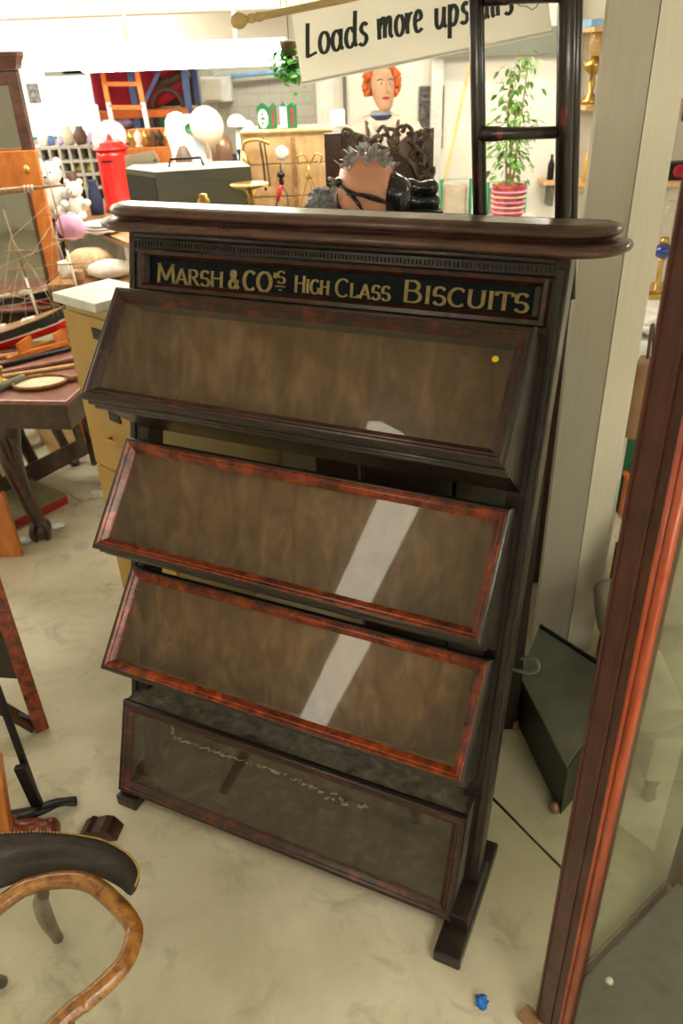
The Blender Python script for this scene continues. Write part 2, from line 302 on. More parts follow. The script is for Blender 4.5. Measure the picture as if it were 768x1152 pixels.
# header: frieze board with mouldings around the sign recess
mb = MB()
sbox(mb, -.569, .569, 1.712, 1.775, -.022, .004, .003); sbox(mb, -.569, .569, 1.592, 1.624, -.022, .004, .003)
sbox(mb, -.569, -.535, 1.62, 1.715, -.022, .004, .002); sbox(mb, .553, .569, 1.62, 1.715, -.022, .004, .002)
mk('header_frame', mb, ebony, stand)
mb = MB(); mb.loft([[S(a, b, c) for a, b in ((-.555+k, 1.622+k), (.557-k, 1.622+k), (.557-k, 1.712-k), (-.555+k, 1.712-k))] for k, c in ((-.012, .003), (-.006, .014), (.004, .012), (.012, .0), (.014, -.018))], True, False, False); mk('sign_moulding', mb, rosewD, stand)
mb = MB(); mb.tube([S(-.572, 1.758, .006), S(.572, 1.758, .006)], .011, 10); mb.tube([S(-.572, 1.718, .006), S(.572, 1.718, .006)], .006, 8); mk('header_moulding', mb, ebony, stand)
mb = MB()
for i in range(112): a = -.565+i*.0101; sbox(mb, a, a+.0056, 1.729, 1.7405, .002, .0095, .0015)
mk('bead_moulding', mb, ebony, stand)
sign = mk('sign_board', sbox(MB(), -.548, .552, 1.624, 1.704, -.020, -.012), signM, stand, label='blue-black sign board with gilt letters')
def arc(cx, cy, rx, ry, a0, a1, k=12): return [(cx+rx*math.cos(math.radians(a0+(a1-a0)*i/k)), cy+ry*math.sin(math.radians(a0+(a1-a0)*i/k))) for i in range(k+1)]
GL = {
 'M': (1.0, [[(.10, 0), (.16, 1)], [(.14, 1), (.5, .15)], [(.5, .15), (.86, 1)], [(.84, 1), (.90, 0)]], [(.10, 0), (.90, 0), (.13, 1), (.87, 1)]),
 'A': (.8, [[(.08, 0), (.4, 1)], [(.4, 1), (.72, 0)], [(.18, .3), (.64, .3)]], [(.08, 0), (.72, 0)]),
 'R': (.78, [[(.14, 0), (.14, 1)], [(.14, .97), (.38, .97)]+arc(.38, .74, .22, .23, 85, -85)+[(.16, .5)], [(.36, .5), (.68, 0)]], [(.14, 0), (.68, 0)]),
 'S': (.66, [arc(.34, .75, .22, .23, 20, 180, 8)+arc(.34, .5, .22, .02, 180, 181, 1)+[(.34, .52)]+arc(.34, .25, .24, .25, 60, -160, 12)], []),
 'H': (.85, [[(.14, 0), (.14, 1)], [(.71, 0), (.71, 1)], [(.14, .56), (.71, .56)]], [(.14, 0), (.14, 1), (.71, 0), (.71, 1)]),
 '&': (.9, [[(.84, .02), (.25, .72)]+arc(.40, .80, .16, .19, 180, 0, 8)+[(.5, .62), (.22, .42)]+arc(.36, .24, .24, .24, 140, 300, 8)+[(.62, .2), (.76, .5)]], []),
 'C': (.85, [arc(.47, .5, .36, .5, 45, 315, 16)], []), 'O': (.95, [arc(.475, .5, .38, .5, 0, 360, 24)], []),
 "'": (.3, [[(.18, 1.02), (.12, .74)]], []), 'I': (.36, [[(.18, 0), (.18, 1)]], [(.18, 0), (.18, 1)]),
 'G': (.88, [arc(.47, .5, .36, .5, 45, 330, 16), [(.80, .05), (.80, .42)]], [(.78, .42)]),
 'L': (.66, [[(.14, 0), (.14, 1)], [(.10, .03), (.58, .05)], [(.58, .0), (.60, .22)]], [(.14, 1)]),
 'B': (.78, [[(.14, 0), (.14, 1)], [(.14, .97), (.36, .97)]+arc(.38, .75, .2, .22, 85, -85)+[(.14, .53)], [(.36, .53)]+arc(.40, .27, .26, .26, 85, -85)+[(.12, .02)]], []),
 'U': (.85, [[(.14, 1), (.14, .35)]+arc(.42, .32, .28, .3, 180, 360, 12)+[(.70, 1)]], [(.14, 1), (.70, 1)]),
 'T': (.75, [[(.375, 0), (.375, 1)], [(.05, .97), (.70, .97)], [(.04, .99), (.04, .78)], [(.71, .99), (.71, .78)]], [(.375, 0)])}
def word(mb, txt, x0, x1, vb, h, P, th, first=None):
    ws = []
    for i, ch in enumerate(txt): k = first if (first and i == 0) else 1; ws.append(GL[ch][0]*k)
    sc = (x1-x0)/sum(ws); x = x0
    for i, ch in enumerate(txt):
        k = first if (first and i == 0) else 1; w, st, sf = GL[ch]; sx = sc*k; hh = h*k; nw = max(.05, .0085/sc if False else 0)
        for s_ in st:
            pts = [(x+p[0]*sx, vb+p[1]*hh) for p in s_]
            ribbon(mb, pts, lambda d: h*(.10+.13*abs(d.y)), P, th)
        for p in sf: ribbon(mb, [(x+p[0]*sx-h*.14, vb+p[1]*hh*(.965)+h*.02), (x+p[0]*sx+h*.14, vb+p[1]*hh*.965+h*.02)], lambda d: h*.06, P, th)
        x += w*sx
Ps = lambda a, b: S(a, b, -.0118); th = n*.0012
def gw(f): mb = MB(); f(mb); mk('gilt_word', mb, goldL, sign)
gw(lambda mb: word(mb, 'MARSH', -.515, -.296, 1.636, .040, Ps, th, 1.25)); mb = MB(); word(mb, '&', -.281, -.247, 1.636, .046, Ps, th); word(mb, "CO'", -.238, -.132, 1.636, .048, Ps, th)
word(mb, 'S', -.136, -.108, 1.660, .030, Ps, th); ribbon(mb, [(-.138, 1.652), (-.108, 1.652)], lambda d: .003, Ps, th); ribbon(mb, [(-.128, 1.643), (-.118, 1.643)], lambda d: .003, Ps, th)
mk('gilt_word', mb, goldL, sign)
gw(lambda mb: word(mb, 'HIGH', -.083, .018, 1.641, .034, Ps, th, 1.22)); gw(lambda mb: word(mb, 'CLASS', .031, .184, 1.640, .034, Ps, th, 1.25)); gw(lambda mb: word(mb, 'BISCUITS', .213, .523, 1.641, .041, Ps, th, 1.25))
# cornice (level, rounded at its front corners)
du, dn = u, -nb
top0 = S(0, 1.775, 0); zc = top0.z-.004
def rr(off, z, r=.075):
    u0, u1, d0, d1 = -.618-off, .655+off, -.045, .02+off; r = r+off*.6; pts = []
    for cx, cy, a0 in ((u1-r, d1-r, 0), (u0+r, d1-r, 90)):
        for i in range(9): a = math.radians(a0+90*i/8); pts.append((cx+r*math.cos(a), cy+r*math.sin(a)))
    pts += [(u0, d0), (u1, d0)]
    b = O+nb*((top0-O).dot(nb)); return [V((b.x, b.y, z))+du*p[0]+dn*p[1] for p in pts]
mb = MB(); mb.loft([rr(o_, zc+z*.86) for o_, z in ((-.02, -.004), (.02, -.002), (.03, .004), (.055, .008), (.066, .016), (.068, .024), (.062, .034), (.05, .038), (.022, .039), (.022, .043), (.034, .046), (.042, .054), (.043, .062), (.036, .072), (.028, .074), (.026, .0755), (.012, .0755), (.010, .077))], True, True, True)
mk('cornice', mb, cornw, stand)
# the four glass-lidded cases
def case(T, B, back, mats, uh=.5649, fw=.036, lean_in=None):
    T2, B2 = V(T), V(B); d = (T2-B2); Hh = d.length; d.normalize(); inn = V((-abs(d.y), -abs(d.x))) if d.y < 0 else V((0, -1))
    inn = V((d.y, -d.x)); inn = inn if inn.y < 0 else -inn
    Bb, Tb = V(back[0]), V(back[1]); P2 = lambda uu, p: S(uu, p.x, p.y)
    body, fr_m, in_m = mats; mb = MB(); th_ = .014
    e = inn*.004
    for s in (-1, 1):
        a, b_ = s*uh, s*(uh-th_); mb.loft([[P2(a, q) for q in (B2+e, T2+e, Tb, Bb)], [P2(b_, q) for q in (B2+e, T2+e, Tb, Bb)]], True, True, False)
    def slab(p, q, off):
        mb.loft([[P2(k, w_) for w_ in (p, q, q+off, p+off)] for k in (-uh+.001, uh-.001)], True, True, False)
    slab(B2+e, Bb, d*.012); slab(T2+e, Tb, -d*.012)
    cs = mk('display_case', mb, body, stand)
    mb = MB(); e1 = (T2-Tb); e2 = (B2-Bb)
    mb.loft([[P2(k, w_) for w_ in (Bb, Tb, Tb+(T2-Tb)*.06 if e1.length > .05 else Tb+V((.0, .006)), Bb+e2.normalized()*.008)] for k in (-uh+.014, uh-.014)], True, True, False)
    mk('back_board', mb, in_m, cs)
    mb = MB(); q = e2.normalized(); mb.loft([[P2(k, w_) for w_ in (Bb+d*.0122+q*.01, B2+e+d*.0122, B2+e+d*.016, Bb+d*.016+q*.01)] for k in (-uh+.015, uh-.015)], True, True, False)
    for s in (-1, 1): mb.loft([[P2(s*(uh-.0142-k), q_) for q_ in (B2+e+d*.016, T2+e-d*.013, Tb-d*.013, Bb+d*.016)] for k in (0, .002)], True, True, False)
    mk('lining_board', mb, in_m, cs)
    out = -inn; GP = lambda a, b_, c: P2(a, B2+d*b_+out*c)
    mb = MB(); mb.loft([[GP(a, b_, c) for a, b_ in ((-uh+o_, o_), (uh-o_, o_), (uh-o_, Hh-o_), (-uh+o_, Hh-o_))] for o_, c in ((-.002, -.006), (-.003, .008), (.002, .0155), (.006, .018), (.0095, .0175))], True, False, False)
    mk('lid_edge', mb, ebony, cs)
    prof = ((.0096, .0172), (.014, .018), (.019, .013), (.023, .013), (fw-.004, .004), (fw, -.001), (fw, -.008))
    mb = MB(); mb.loft([[GP(a, b_, c) for a, b_ in ((-uh+o_, o_), (uh-o_, o_), (uh-o_, Hh-o_), (-uh+o_, Hh-o_))] for o_, c in prof], True, False, False)
    fr = mk('lid_frame', mb, fr_m, cs)
    mb = MB(); mb.hexa([GP(a, b_, c) for c in (-.004, -.001) for a, b_ in ((-uh+fw-.006, fw-.006), (uh-fw+.006, fw-.006), (uh-fw+.006, Hh-fw+.006), (-uh+fw-.006, Hh-fw+.006))]); gp = mk('glass_pane', mb, glass, cs)
    if back[1][0] > .4:
        lp = B2+q*-.03 if False else B2+(Bb-B2)*.30; mb = MB(); mb.loft([[P2(k, w_) for w_ in (lp+d*.0165, lp+d*.034, lp+d*.034+(Bb-B2).normalized()*.008, lp+d*.0165+(Bb-B2).normalized()*.008)] for k in (-uh+.018, uh-.018)], True, True, False); mk('inner_ledge', mb, in_m, cs)
    # ledge moulding under the lid
    mb = MB()
    for k, r_ in ((.03, .007), (.06, .009)):
        c_ = B2+q*-k; mb.tube([P2(-uh-.002, c_), P2(uh+.002, c_)], r_, 8)
    mk('ledge_moulding', mb, body, cs); return cs, GP, Hh
c1 = case((1.61, .089), (1.33, .234), ((1.222, .002), (1.565, .002)), (ebony, rosewD, inner))
case((1.191, .049), (.899, .201), ((.80, .002), (1.17, .002)), (ebony, rosew, inner))
case((.788, .031), (.504, .176), ((.42, .002), (.773, .002)), (ebony, rosew, inner))
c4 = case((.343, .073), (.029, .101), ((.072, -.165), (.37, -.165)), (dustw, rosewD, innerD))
mb = MB(); mb.lathe([(.0001, 0), (.0075, 0), (.0075, .0006), (.0001, .0006)], c1[1](.492, .238, 0), -(c1[1](0, 0, 0)-c1[1](0, 0, 1)), 20); mk('price_dot', mb, yel, c1[0])
mb = MB(); mb.blob(S(-.3, .899, .201)+V((0, -.01, .075)), (.004, .002, .004), .3, 3, 2); 
# residue of old glue in the bottom case
mb = MB()
for i in range(150):
    t_ = random.random(); a = -.53+t_*.75; b_ = -.150+random.random()*.012+(.03*math.sin(t_*9) if t_ > .4 else 0)*random.random()
    mb.blob(S(a, .0925-(b_+.165)*.07, b_), (.003+random.random()**3*.013, .002+random.random()**2*.006, .0008), .5, 3, 1, i)
for i in range(12): mb.blob(S(-.545+random.random()*.006, .10+random.random()*.05, -.148), (.003, .006, .009), .5, 3, 1, i)
mk('flaky_residue', mb, chalk, c4[0])
# feet: sledge blocks on the floor
for s, uu, a0_, a1_ in ((1, .585, -.19, .20), (-1, .530, -.118, .16)):
    f0, f1 = O+u*(uu*s)+nb*a0_, O+u*(uu*s)+nb*a1_
    mb = MB(); mb.bar(V((f0.x, f0.y, .022)), V((f1.x, f1.y, .022)), .075, .043, bev=.006)
    g0, g1 = O+u*(uu*s)+nb*(a0_+.09), O+u*(uu*s)+nb*(a1_-.10)
    mb.bar(V((g0.x, g0.y, .064)), V((g1.x, g1.y, .064)), .062, .042, bev=.005); mk('sledge_foot', mb, ebony, stand)
mb = MB(); hk = [S(.60, .735, -.05), S(.625, .74, -.04), S(.655, .748, -.03), S(.672, .765, -.03), S(.662, .782, -.04), S(.635, .78, -.05), S(.62, .765, -.06)]
mb.tube(spl(hk, 5), .0045, 8); mk('wire_loop', mb, steelg, stand)

# ------------------------------------------------------------------ things behind and beside the stand
def part(nm, mb, m, t, **k): return mk(nm, mb, m, t, **k)
# black ladder standing behind the stand
lb = V((.50, 2.02, 0))
def Lp(px, py, Y=2.1): return W(px, py, Y)
t = thing('ladder', 'short black painted ladder with red wear marks rising behind the right end of the cornice', 'ladder', (.47, 2.13, 1.502))
for k, (xa, ya, xb, yb, w_, d_) in enumerate(((641, 20, 637, 225, .056, .05), (536, 20, 539.5, 225, .034, .03))):
    for j, (off, ww) in enumerate(((0, w_*.62), (w_*.5, w_*.38))):
        A, B = W(xa, ya, 2.1), W(xb, yb, 2.1); d = (A-B).normalized(); top = B+d*((2.55-B.z)/d.z); A.y = B.y = 2.13; d = (A-B).normalized(); bot = B-d*((B.z-1.503)/d.z); top = B+d*((2.55-B.z)/d.z)
        sh = V((off, .012*j, 0)); rad = ww*.62
        mb = MB(); mb.tube([bot+sh, (top+bot)/2+sh, top+sh], rad, 14)
        part('side_rail' if j == 0 else 'rail_moulding', mb, ladw, t)
A, B = W(541, 152, 2.105), W(626, 150, 2.105); sp = (B-A); upR = Z; A.y = B.y = 2.13; 
for k in range(3):
    dz = upR*.285*(k-1); a, b = A+dz, B+dz
    if a.z < 1.52: continue
    mb = MB(); mb.tube([a-sp*.03, a+sp*.25, a+sp*.3, b+sp*.02], [.018, .0175, .015, .0145], 12); part('rung', mb, ladw, t)
# mahogany glazed showcase on the right
sc = thing('glazed_showcase', 'tall reddish mahogany glazed showcase standing at the right edge of the aisle', 'display cabinet', (.70, 1.0, 0))
P0 = V((.432, 1.017, 0)); dF = V((.6, -.8, 0)); dS = V((.8, .6, 0)); wF, wS, hC = .62, .62, 2.02
def cb(mb, f0, f1, s0, s1, z0, z1, bev=0): return mb.hexa([P0+dF*f+dS*s+Z*z for z in (z0, z1) for f, s in ((f0, s0), (f1, s0), (f1, s1), (f0, s1))], bev)
for f, s in ((0, 0), (wF-.085, 0), (0, wS-.05), (wF-.085, wS-.05)):
    mb = MB(); cb(mb, f, f+.085, s, s+.045 if s else s+.035, .03, hC, .004); part('corner_post', mb, maho, sc)
mb = MB(); cb(mb, .040, .046, -.004, .002, .04, hC-.05, .002); cb(mb, .002, .008, -.004, .002, .04, hC-.05, .002); part('post_groove', mb, maho, sc)
mb = MB(); mb.tube([P0+dF*.083+dS*.0+Z*.06, P0+dF*.083+dS*.0+Z*(hC-.06)], .009, 10); mb.tube([P0+dF*.07-dS*.003+Z*.06, P0+dF*.07-dS*.003+Z*(hC-.06)], .0055, 10); part('glazing_moulding', mb, mahoR, sc, label='bright red-orange glazing moulding')
for z0, z1 in ((0, .05), (hC-.07, hC)):
    for q in ((.085, wF-.085, 0, .035), (.085, wF-.085, wS-.035, wS), (0, .012, .045, wS-.05), (wF-.035, wF, .045, wS-.05)):
        mb = MB(); cb(mb, *q, z0+.001, z1-.001, .003); part('rail', mb, maho, sc)
part('base_board', cb(MB(), .03, wF-.03, .03, wS-.03, .03, .06), felt, sc, label='dark felt-covered base board')
part('top_board', cb(MB(), -.01, wF+.01, -.01, wS+.01, hC, hC+.03, .006), maho, sc)
for nm, q in (('glass_pane', (.088, wF-.088, .012, .016)), ('glass_pane', (.012, .016, .05, wS-.055))):
    part(nm, cb(MB(), *q, .075, hC-.07), glassC, sc)
mb = MB(); mb.lathe([(.001, 0), (.011, .0), (.009, .006), (.004, .009), (.001, .009)], G(685, 1104, .061), (0, 0, 1), 14); part('brass_stud', mb, white, sc)
mb = MB(); c_ = G(596, 1146, .01); mb.obox(c_, dF*.025, dS*.02, Z*.01, .004); mk('wood_splinter_block', mb, tan, None, None, 'small pale splintered wood block at the foot of the mahogany showcase', 'wood block')
# dark green steel trunk
g0, g1 = G(580, 812), G(630, 918); d = (g1-g0).normalized(); sd = V((-d.y, d.x, 0)); sd = sd if sd.x > 0 else -sd
hT = .215; wT = .22; B0 = W(606, 706, g0.y+.13); B1 = W(702, 768, g1.y+.22);  Lt = (g1-g0).length
t = thing('steel_chest', 'dark green steel chest with dusty sloping top on the floor between the stand and showcase', 'chest', tuple((g0+g1)/2+sd*wT/2))
fl = lambda p_: V((p_.x, p_.y, .004))
mb = MB(); mb.hexa([g0+Z*.004, g1+Z*.004, fl(B1), fl(B0), g0+Z*hT, g1+Z*hT, B1-Z*.013, B0-Z*.013], .004); part('chest_body', mb, trunkM, t)
mb = MB(); mb.hexa([g0-sd*.006+Z*(hT+.001), g1-sd*.006+Z*(hT+.001), B1-Z*.012, B0-Z*.012, g0-sd*.006+Z*(hT+.012), g1-sd*.006+Z*(hT+.012), B1, B0], .002); part('lid', mb, trunkL, t)
bd = V((-(B1-B0).y, (B1-B0).x, 0)).normalized()*.01
mb = MB(); mb.hexa([B0-Z*.12, B1-Z*.12, B1-Z*.12+bd, B0-Z*.12+bd, B0+Z*.012, B1+Z*.012, B1+Z*.012+bd, B0+Z*.012+bd], .001); part('back_flap', mb, blackm, t)
for a in (g0+d*.03, g1-d*.02): mb = MB(); mb.lathe([(.001, -.012), (.018, -.01), (.02, 0), (.018, .01), (.001, .012)], a+Z*.02-sd*.014, sd, 14); part('castor', mb, copper, t)
# armchair seen through the showcase glass
ac = V((1.20, 1.86, 0)); t = thing('buttoned_armchair', 'grey velvet buttoned armchair seen through the showcase glass', 'armchair', tuple(ac))
mb = MB(); mb.blob(ac+V((0, 0, .42)), (.34, .32, .12), .08, 2, 4, 3); 
part('seat_cushion', mb, greym, t)
mb = MB(); mb.blob(ac+V((.05, .30, .72)), (.36, .11, .34), .10, 2.5, 4, 5); part('backrest', mb, greym, t)
for s in (-1, 1): mb = MB(); mb.tube(spl([ac+V((s*.36, -.3, .50)), ac+V((s*.37, -.1, .56)), ac+V((s*.38, .15, .6)), ac+V((s*.36, .3, .66))], 5), .09, 14); part('armrest', mb, greym, t)
mb = MB(); mb.box(ac.x-.36, ac.x+.36, ac.y-.28, ac.y+.32, .14, .36, .03); part('seat_frame', mb, greym, t)
for sx in (-1, 1):
    for sy in (-.24, .28): mb = MB(); mb.lathe([(.015, 0), (.03, .03), (.02, .07), (.035, .15)], ac+V((sx*.31, sy, 0))); part('leg', mb, tablew, t)
for i in range(5): mb = MB(); mb.blob(ac+V((-.24+.12*i, .19, .72+.06*(i % 2))), (.014, .008, .014), 0, 1, 2); part('button', mb, greym, t)
t.scale = (.8, .8, .8)
# filing cabinet (four drawers) left of the stand, its drawer side towards us
fc = G(141, 672); fx = V((math.cos(math.radians(42)), -math.sin(math.radians(42)), 0)); fy = V((-fx.y, fx.x, 0)); hF = W(68.7, 339, fc.y).z; wf, df = .46, .62
def fb(mb, a0, a1, b0, b1, z0, z1, bev=0): return mb.hexa([fc+fx*a+fy*b+Z*z for z in (z0, z1) for a, b in ((a0, b0), (a1, b0), (a1, b1), (a0, b1))], bev)
t = thing('filing_cabinet', 'mustard metal four-drawer filing cabinet just left of the display stand', 'filing cabinet', tuple(fc+fx*wf/2+fy*df/2))
part('cabinet_body', fb(MB(), 0, wf, .012, df, 0, hF, .004), mustardLit, t)  # body paler than the drawers: light on the side face painted in
for i in range(4):
    z0 = .06+i*(hF-.08)/4; z1 = z0+(hF-.08)/4-.008
    dr = part('drawer', fb(MB(), .008, wf-.008, -.006, .012, z0, z1, .004), mustard, t)
    part('label_holder', fb(MB(), .19, .26, -.012, -.0055, z1-.075, z1-.035, .001), blackm, dr)
    mb = MB(); q = fc+fy*-.006+Z*(z0+z1)/2; mb.tube([q+fx*.19+Z*.04, q+fx*.19-fy*.03+Z*.035, q+fx*.19-fy*.03-Z*.045, q+fx*.19-Z*.05] if i == 1 else [q+fx*.17, q+fx*.17-fy*.025, q+fx*.29-fy*.025, q+fx*.29], .006, 8); part('handle', mb, blackm if i == 1 else mustard, dr)
def cupboard(name, label, cat, x0, x1, y0, y1, h, m, doors=2, base=0):
    t = thing(name, label, cat, ((x0+x1)/2, (y0+y1)/2, base)); part('carcass', MB().box(x0, x1, y0+.02, y1, base+.0, h, .004), m, t)
    w_ = (x1-x0)/doors
    for i in range(doors):
        dd = part('door', MB().box(x0+i*w_+.006, x0+(i+1)*w_-.006, y0, y0+.019, base+.06, h-.04, .003), m, t)
        part('knob', MB().lathe([(.004, 0), (.012, .008), (.012, .016), (.001, .02)], (x0+(i+1)*w_-.05 if i % 2 == 0 else x0+i*w_+.05, y0, base+(h-base)*.55), (0, -1, 0), 12), brass, dd)
    return t
cupboard('cream_cupboard', 'cream metal cupboard behind the stand carrying the grey steel deed box', 'cupboard', -.78, .0, 3.42, 3.95, 1.48, cream)
cupboard('dark_cupboard', 'dark wooden cupboard behind the right half of the display stand', 'cupboard', .06, G(578, 845).x+.03, 1.97, 2.3, 1.50, ebony)
cupboard('sideboard', 'brown sideboard behind the stand carrying the strapped mannequin head and carved frame', 'sideboard', -.10, 1.02, 2.85, 3.35, 1.40, tablew, 3)
# on the filing cabinet: grey book slab, vase, bowl, papers
tp = lambda a, b, z: fc+fx*a+fy*b+Z*z
mb = MB(); fb(mb, -.02, .26, -.02, .23, hF+.001, hF+.035, .004); mk('ledger_book', mb, pinkw, None, None, 'grey-topped flat ledger lying on the mustard filing cabinet', 'book')
mb = MB(); c_ = tp(.33, .20, hF); mb.lathe([(.03, 0), (.045, .02), (.055, .06), (.058, .085), (.05, .085), (.04, .03), (.001, .02)], c_, (0, 0, 1), 24); mk('cream_bowl', mb, cream, None, None, 'cream footed bowl on the filing cabinet under the brown vase', 'bowl')
mb = MB(); c_ = tp(.33, .20, hF+.035); mb.lathe([(.02, 0), (.026, .02), (.030, .07), (.024, .12), (.02, .15), (.026, .17), (.018, .17), (.014, .1), (.001, .02)], c_, (0, 0, 1), 20); vz = mk('pottery_vase', mb, tan, None, None, 'slim tan pottery vase standing in the cream bowl', 'vase')
mb = MB(); c_ = tp(.36, .42, hF); mb.lathe([(.02, 0), (.04, .03), (.05, .07), (.03, .12), (.035, .14), (.025, .14), (.001, .04)], c_, (0, 0, 1), 20)
for s in (-1, 1): mb.tube(spl([c_+V((s*.03, 0, .12)), c_+V((s*.07, 0, .11)), c_+V((s*.065, 0, .07)), c_+V((s*.045, 0, .06))], 4), .005, 8)
mk('brass_urn', mb, brass, None, None, 'two-handled brass urn behind the tan vase', 'urn')
# claw foot table at left
ft = G(48, 606); th_ = .735; FT = thing('claw_foot_table', 'dark carved claw-foot table at left holding the model ship and rackets', 'table', (ft.x-.55, ft.y+.35, 0))
Rr = W(90, 438, 3.45); z0 = Rr.z
ca = math.radians(-8); tx = V((math.cos(ca), math.sin(ca), 0)); ty = V((-tx.y, tx.x, 0)); tc = V((ft.x+.04, ft.y-.02, 0)); 
z0 = .80
def tb(mb, a0, a1, b0, b1, zz0, zz1, bev=0): return mb.hexa([tc+tx*a+ty*b+Z*z for z in (zz0, zz1) for a, b in ((a0, b0), (a1, b0), (a1, b1), (a0, b1))], bev)
part('table_top', tb(MB(), -1.5, .30, -.06, .80, z0-.022, z0, .006), tableT, FT)
part('apron', tb(MB(), -1.4, .285, -.045, .76, z0-.15, z0-.0225, .004), tablew, FT)
def claw(p):
    mb = MB(); pts = spl([p+V((-.07, .03, .66)), p+V((-.045, .01, .60)), p+V((-.05, 0, .50)), p+V((-.04, 0, .34)), p+V((-.015, 0, .2)), p+V((.0, 0, .12)), p+V((.005, -.0, .07))], 4)
    k = len(pts); mb.tube(pts, [.085-.047*min(1, i/(k*.55))-.008*max(0, i/k-.55) for i in range(k)], 14); lg = part('leg', mb, tablew, FT)
    mb = MB(); mb.blob(p+V((.005, 0, .05)), .048, .05); part('claw_ball', mb, tablew, lg)
    for a in range(4):
        an_ = a*PI/2-.5; e = V((math.cos(an_), math.sin(an_), 0)); mb = MB(); mb.tube(spl([p+e*.02+Z*.11, p+e*.052+Z*.075, p+e*.055+Z*.035, p+e*.04+Z*.012], 4), [.013]*13, 8); part('claw_toe', mb, tablew, lg)
    for a in range(3):
        mb = MB(); mb.tube(spl([p+V((-.06+.03*a, -.05, .60)), p+V((-.05+.03*a, -.055, .53)), p+V((-.035+.012*a, -.04, .45))], 4), [.014]*9, 8); part('carved_leaf', mb, tablew, lg)
claw(ft); claw(ft+ty*.66+tx*.12); 
claw(ft-tx*1.3)
# things on the table
def on(a, b, z=0): return tc+tx*a+ty*b+Z*(z0+z)
def tabpx(px, py, dz=0): return G(px, py, z0+dz)
mb = MB(); c_ = tabpx(46, 431, .008); ce = spl([c_+V((.085*math.cos(a*PI/8)*1.0, .12*math.sin(a*PI/8), .004)) for a in range(16)], 2, True)
t = thing('tennis_racket', 'old wooden tennis racket with pale head lying at the front of the claw-foot table', 'racket', tuple(c_))
hw = .085
def racket(t, c_, ang, hl, hw, m, gm, hd, gripm):
    ax = V((math.cos(ang), math.sin(ang), 0)); ay = V((-ax.y, ax.x, 0)); ring = [c_+ax*hl*math.cos(a*PI/14)+ay*hw*math.sin(a*PI/14)+Z*.008 for a in range(28)]
    mb = MB(); mb.loft([[p+((p-c_).normalized()*o_)+Z*z for p in ring] for o_, z in ((0, -.007), (.012, -.007), (.012, .007), (0, .007), (0, -.007))], True, False); part('hoop', mb, m, t)
    mb = MB(); mb.loft([[c_+(p-c_)*.99+Z*z for p in ring] for z in (-.0085, -.0065)], True, True); part('strings', mb, gm, t)
    mb = MB(); mb.tube([c_+ax*hl*1.0+Z*.008, c_+ax*(hl+.08)+Z*.008, c_+ax*(hl+hd*.5)+Z*.008], [.017, .012, .012], 8); part('throat', mb, m, t)
    mb = MB(); mb.tube([c_+ax*(hl+hd*.5)+Z*.008, c_+ax*(hl+hd)+Z*.010], [.014, .016], 8); part('grip', mb, gripm, t)
racket(t, c_, math.radians(12), .12, .085, oak, gut, .16, gut)
for px0, py0, px1, py1, r_, m, lab, cat in ((0, 436, 28, 424, .02, grip, 'grey-green gripped racket handle poking in at the left of the table', 'racket handle'), (0, 424, 84, 411, .011, pine, 'yellow varnished stick lying beside the racket', 'stick'), (0, 420, 84, 403, .014, tableT, 'pinkish brown wooden shaft across the table', 'shaft'), (2, 411, 80, 392, .014, blackm, 'black shaft across the table behind the pinkish one', 'shaft'), (0, 402, 78, 386, .013, spar, 'varnished brown shaft nearest the ship cradle', 'shaft')):
    a, b = tabpx(px0, py0, r_), tabpx(px1, py1, r_); a = a+(a-b)*.5; mb = MB(); mb.tube([a, (a+b)/2, b-(b-a)*.03, b], [r_, r_*.95, r_*.9, r_*.7], 10); mk('cricket_stump' if cat == 'stick' else 'wooden_shaft', mb, m, None, None, lab, cat)
mb = MB(); c_ = tabpx(3, 428); mb.lathe([(.03, 0), (.03, .004), (.006, .008), (.005, .05), (.016, .055), (.018, .07), (.001, .075)], c_, (0, 0, 1), 16); mk('brass_candle_snuffer', mb, brass, None, None, 'small brass stand at the left edge of the table', 'ornament')
# model ship
sh = thing('model_ship', 'rigged model ship with dark green hull and red keel on an orange cradle', 'model ship', tuple(tabpx(30, 395)))
Ys = tabpx(40, 392).y+.03
b0, b1 = W(-90, 395, Ys-.02), W(73, 352, Ys+.05); hd = (b1-b0)
def hullpt(s, k, w_): # s along 0..1, k vertical 0..1
    q = b0+hd*s; prof_ = math.sin(PI*min(1, max(0.0, (s*.96+.04)))**.8)**.55 if 0 < s < 1 else .02
    return q, prof_
def hull(z0_, z1_, m, nm, k0, k1):
    mb = MB(); loops = []
    for i in range(17):
        s = i/16; q = b0+hd*s; f_ = (4*s*(1-s))**.45+.03; sheer = .03*(2*s-1)**2; side = V((hd.y, -hd.x, 0)).normalized()*.075*f_
        loops.append([q+Z*(z1_+sheer)+side*k1, q+Z*(z0_+sheer*.6)+side*k0, q+Z*(z0_+sheer*.6)-side*k0, q+Z*(z1_+sheer)-side*k1])
    mb.loft(loops, True, True, False); return part(nm, mb, m, sh)
hull(-.045, 0, hullg, 'hull', .95, 1.05); hull(-.053, -.0455, white, 'waterline', .93, .96); hull(-.095, -.0535, redp, 'keel', .35, .92); hull(.001, .005, spar, 'deck', .95, .9)
mb = MB(); 
for s in (.15, .34, .55, .75): q = b0+hd*s+Z*.012; mb.obox(q, hd.normalized()*.035, V((hd.y, -hd.x, 0)).normalized()*.025, Z*.012, .003)
part('deck_houses', mb, white, sh)
tops = [((43, 356), (12, 262)), ((90, 338), (58, 215)), ((-5, 372), (-30, 240))]
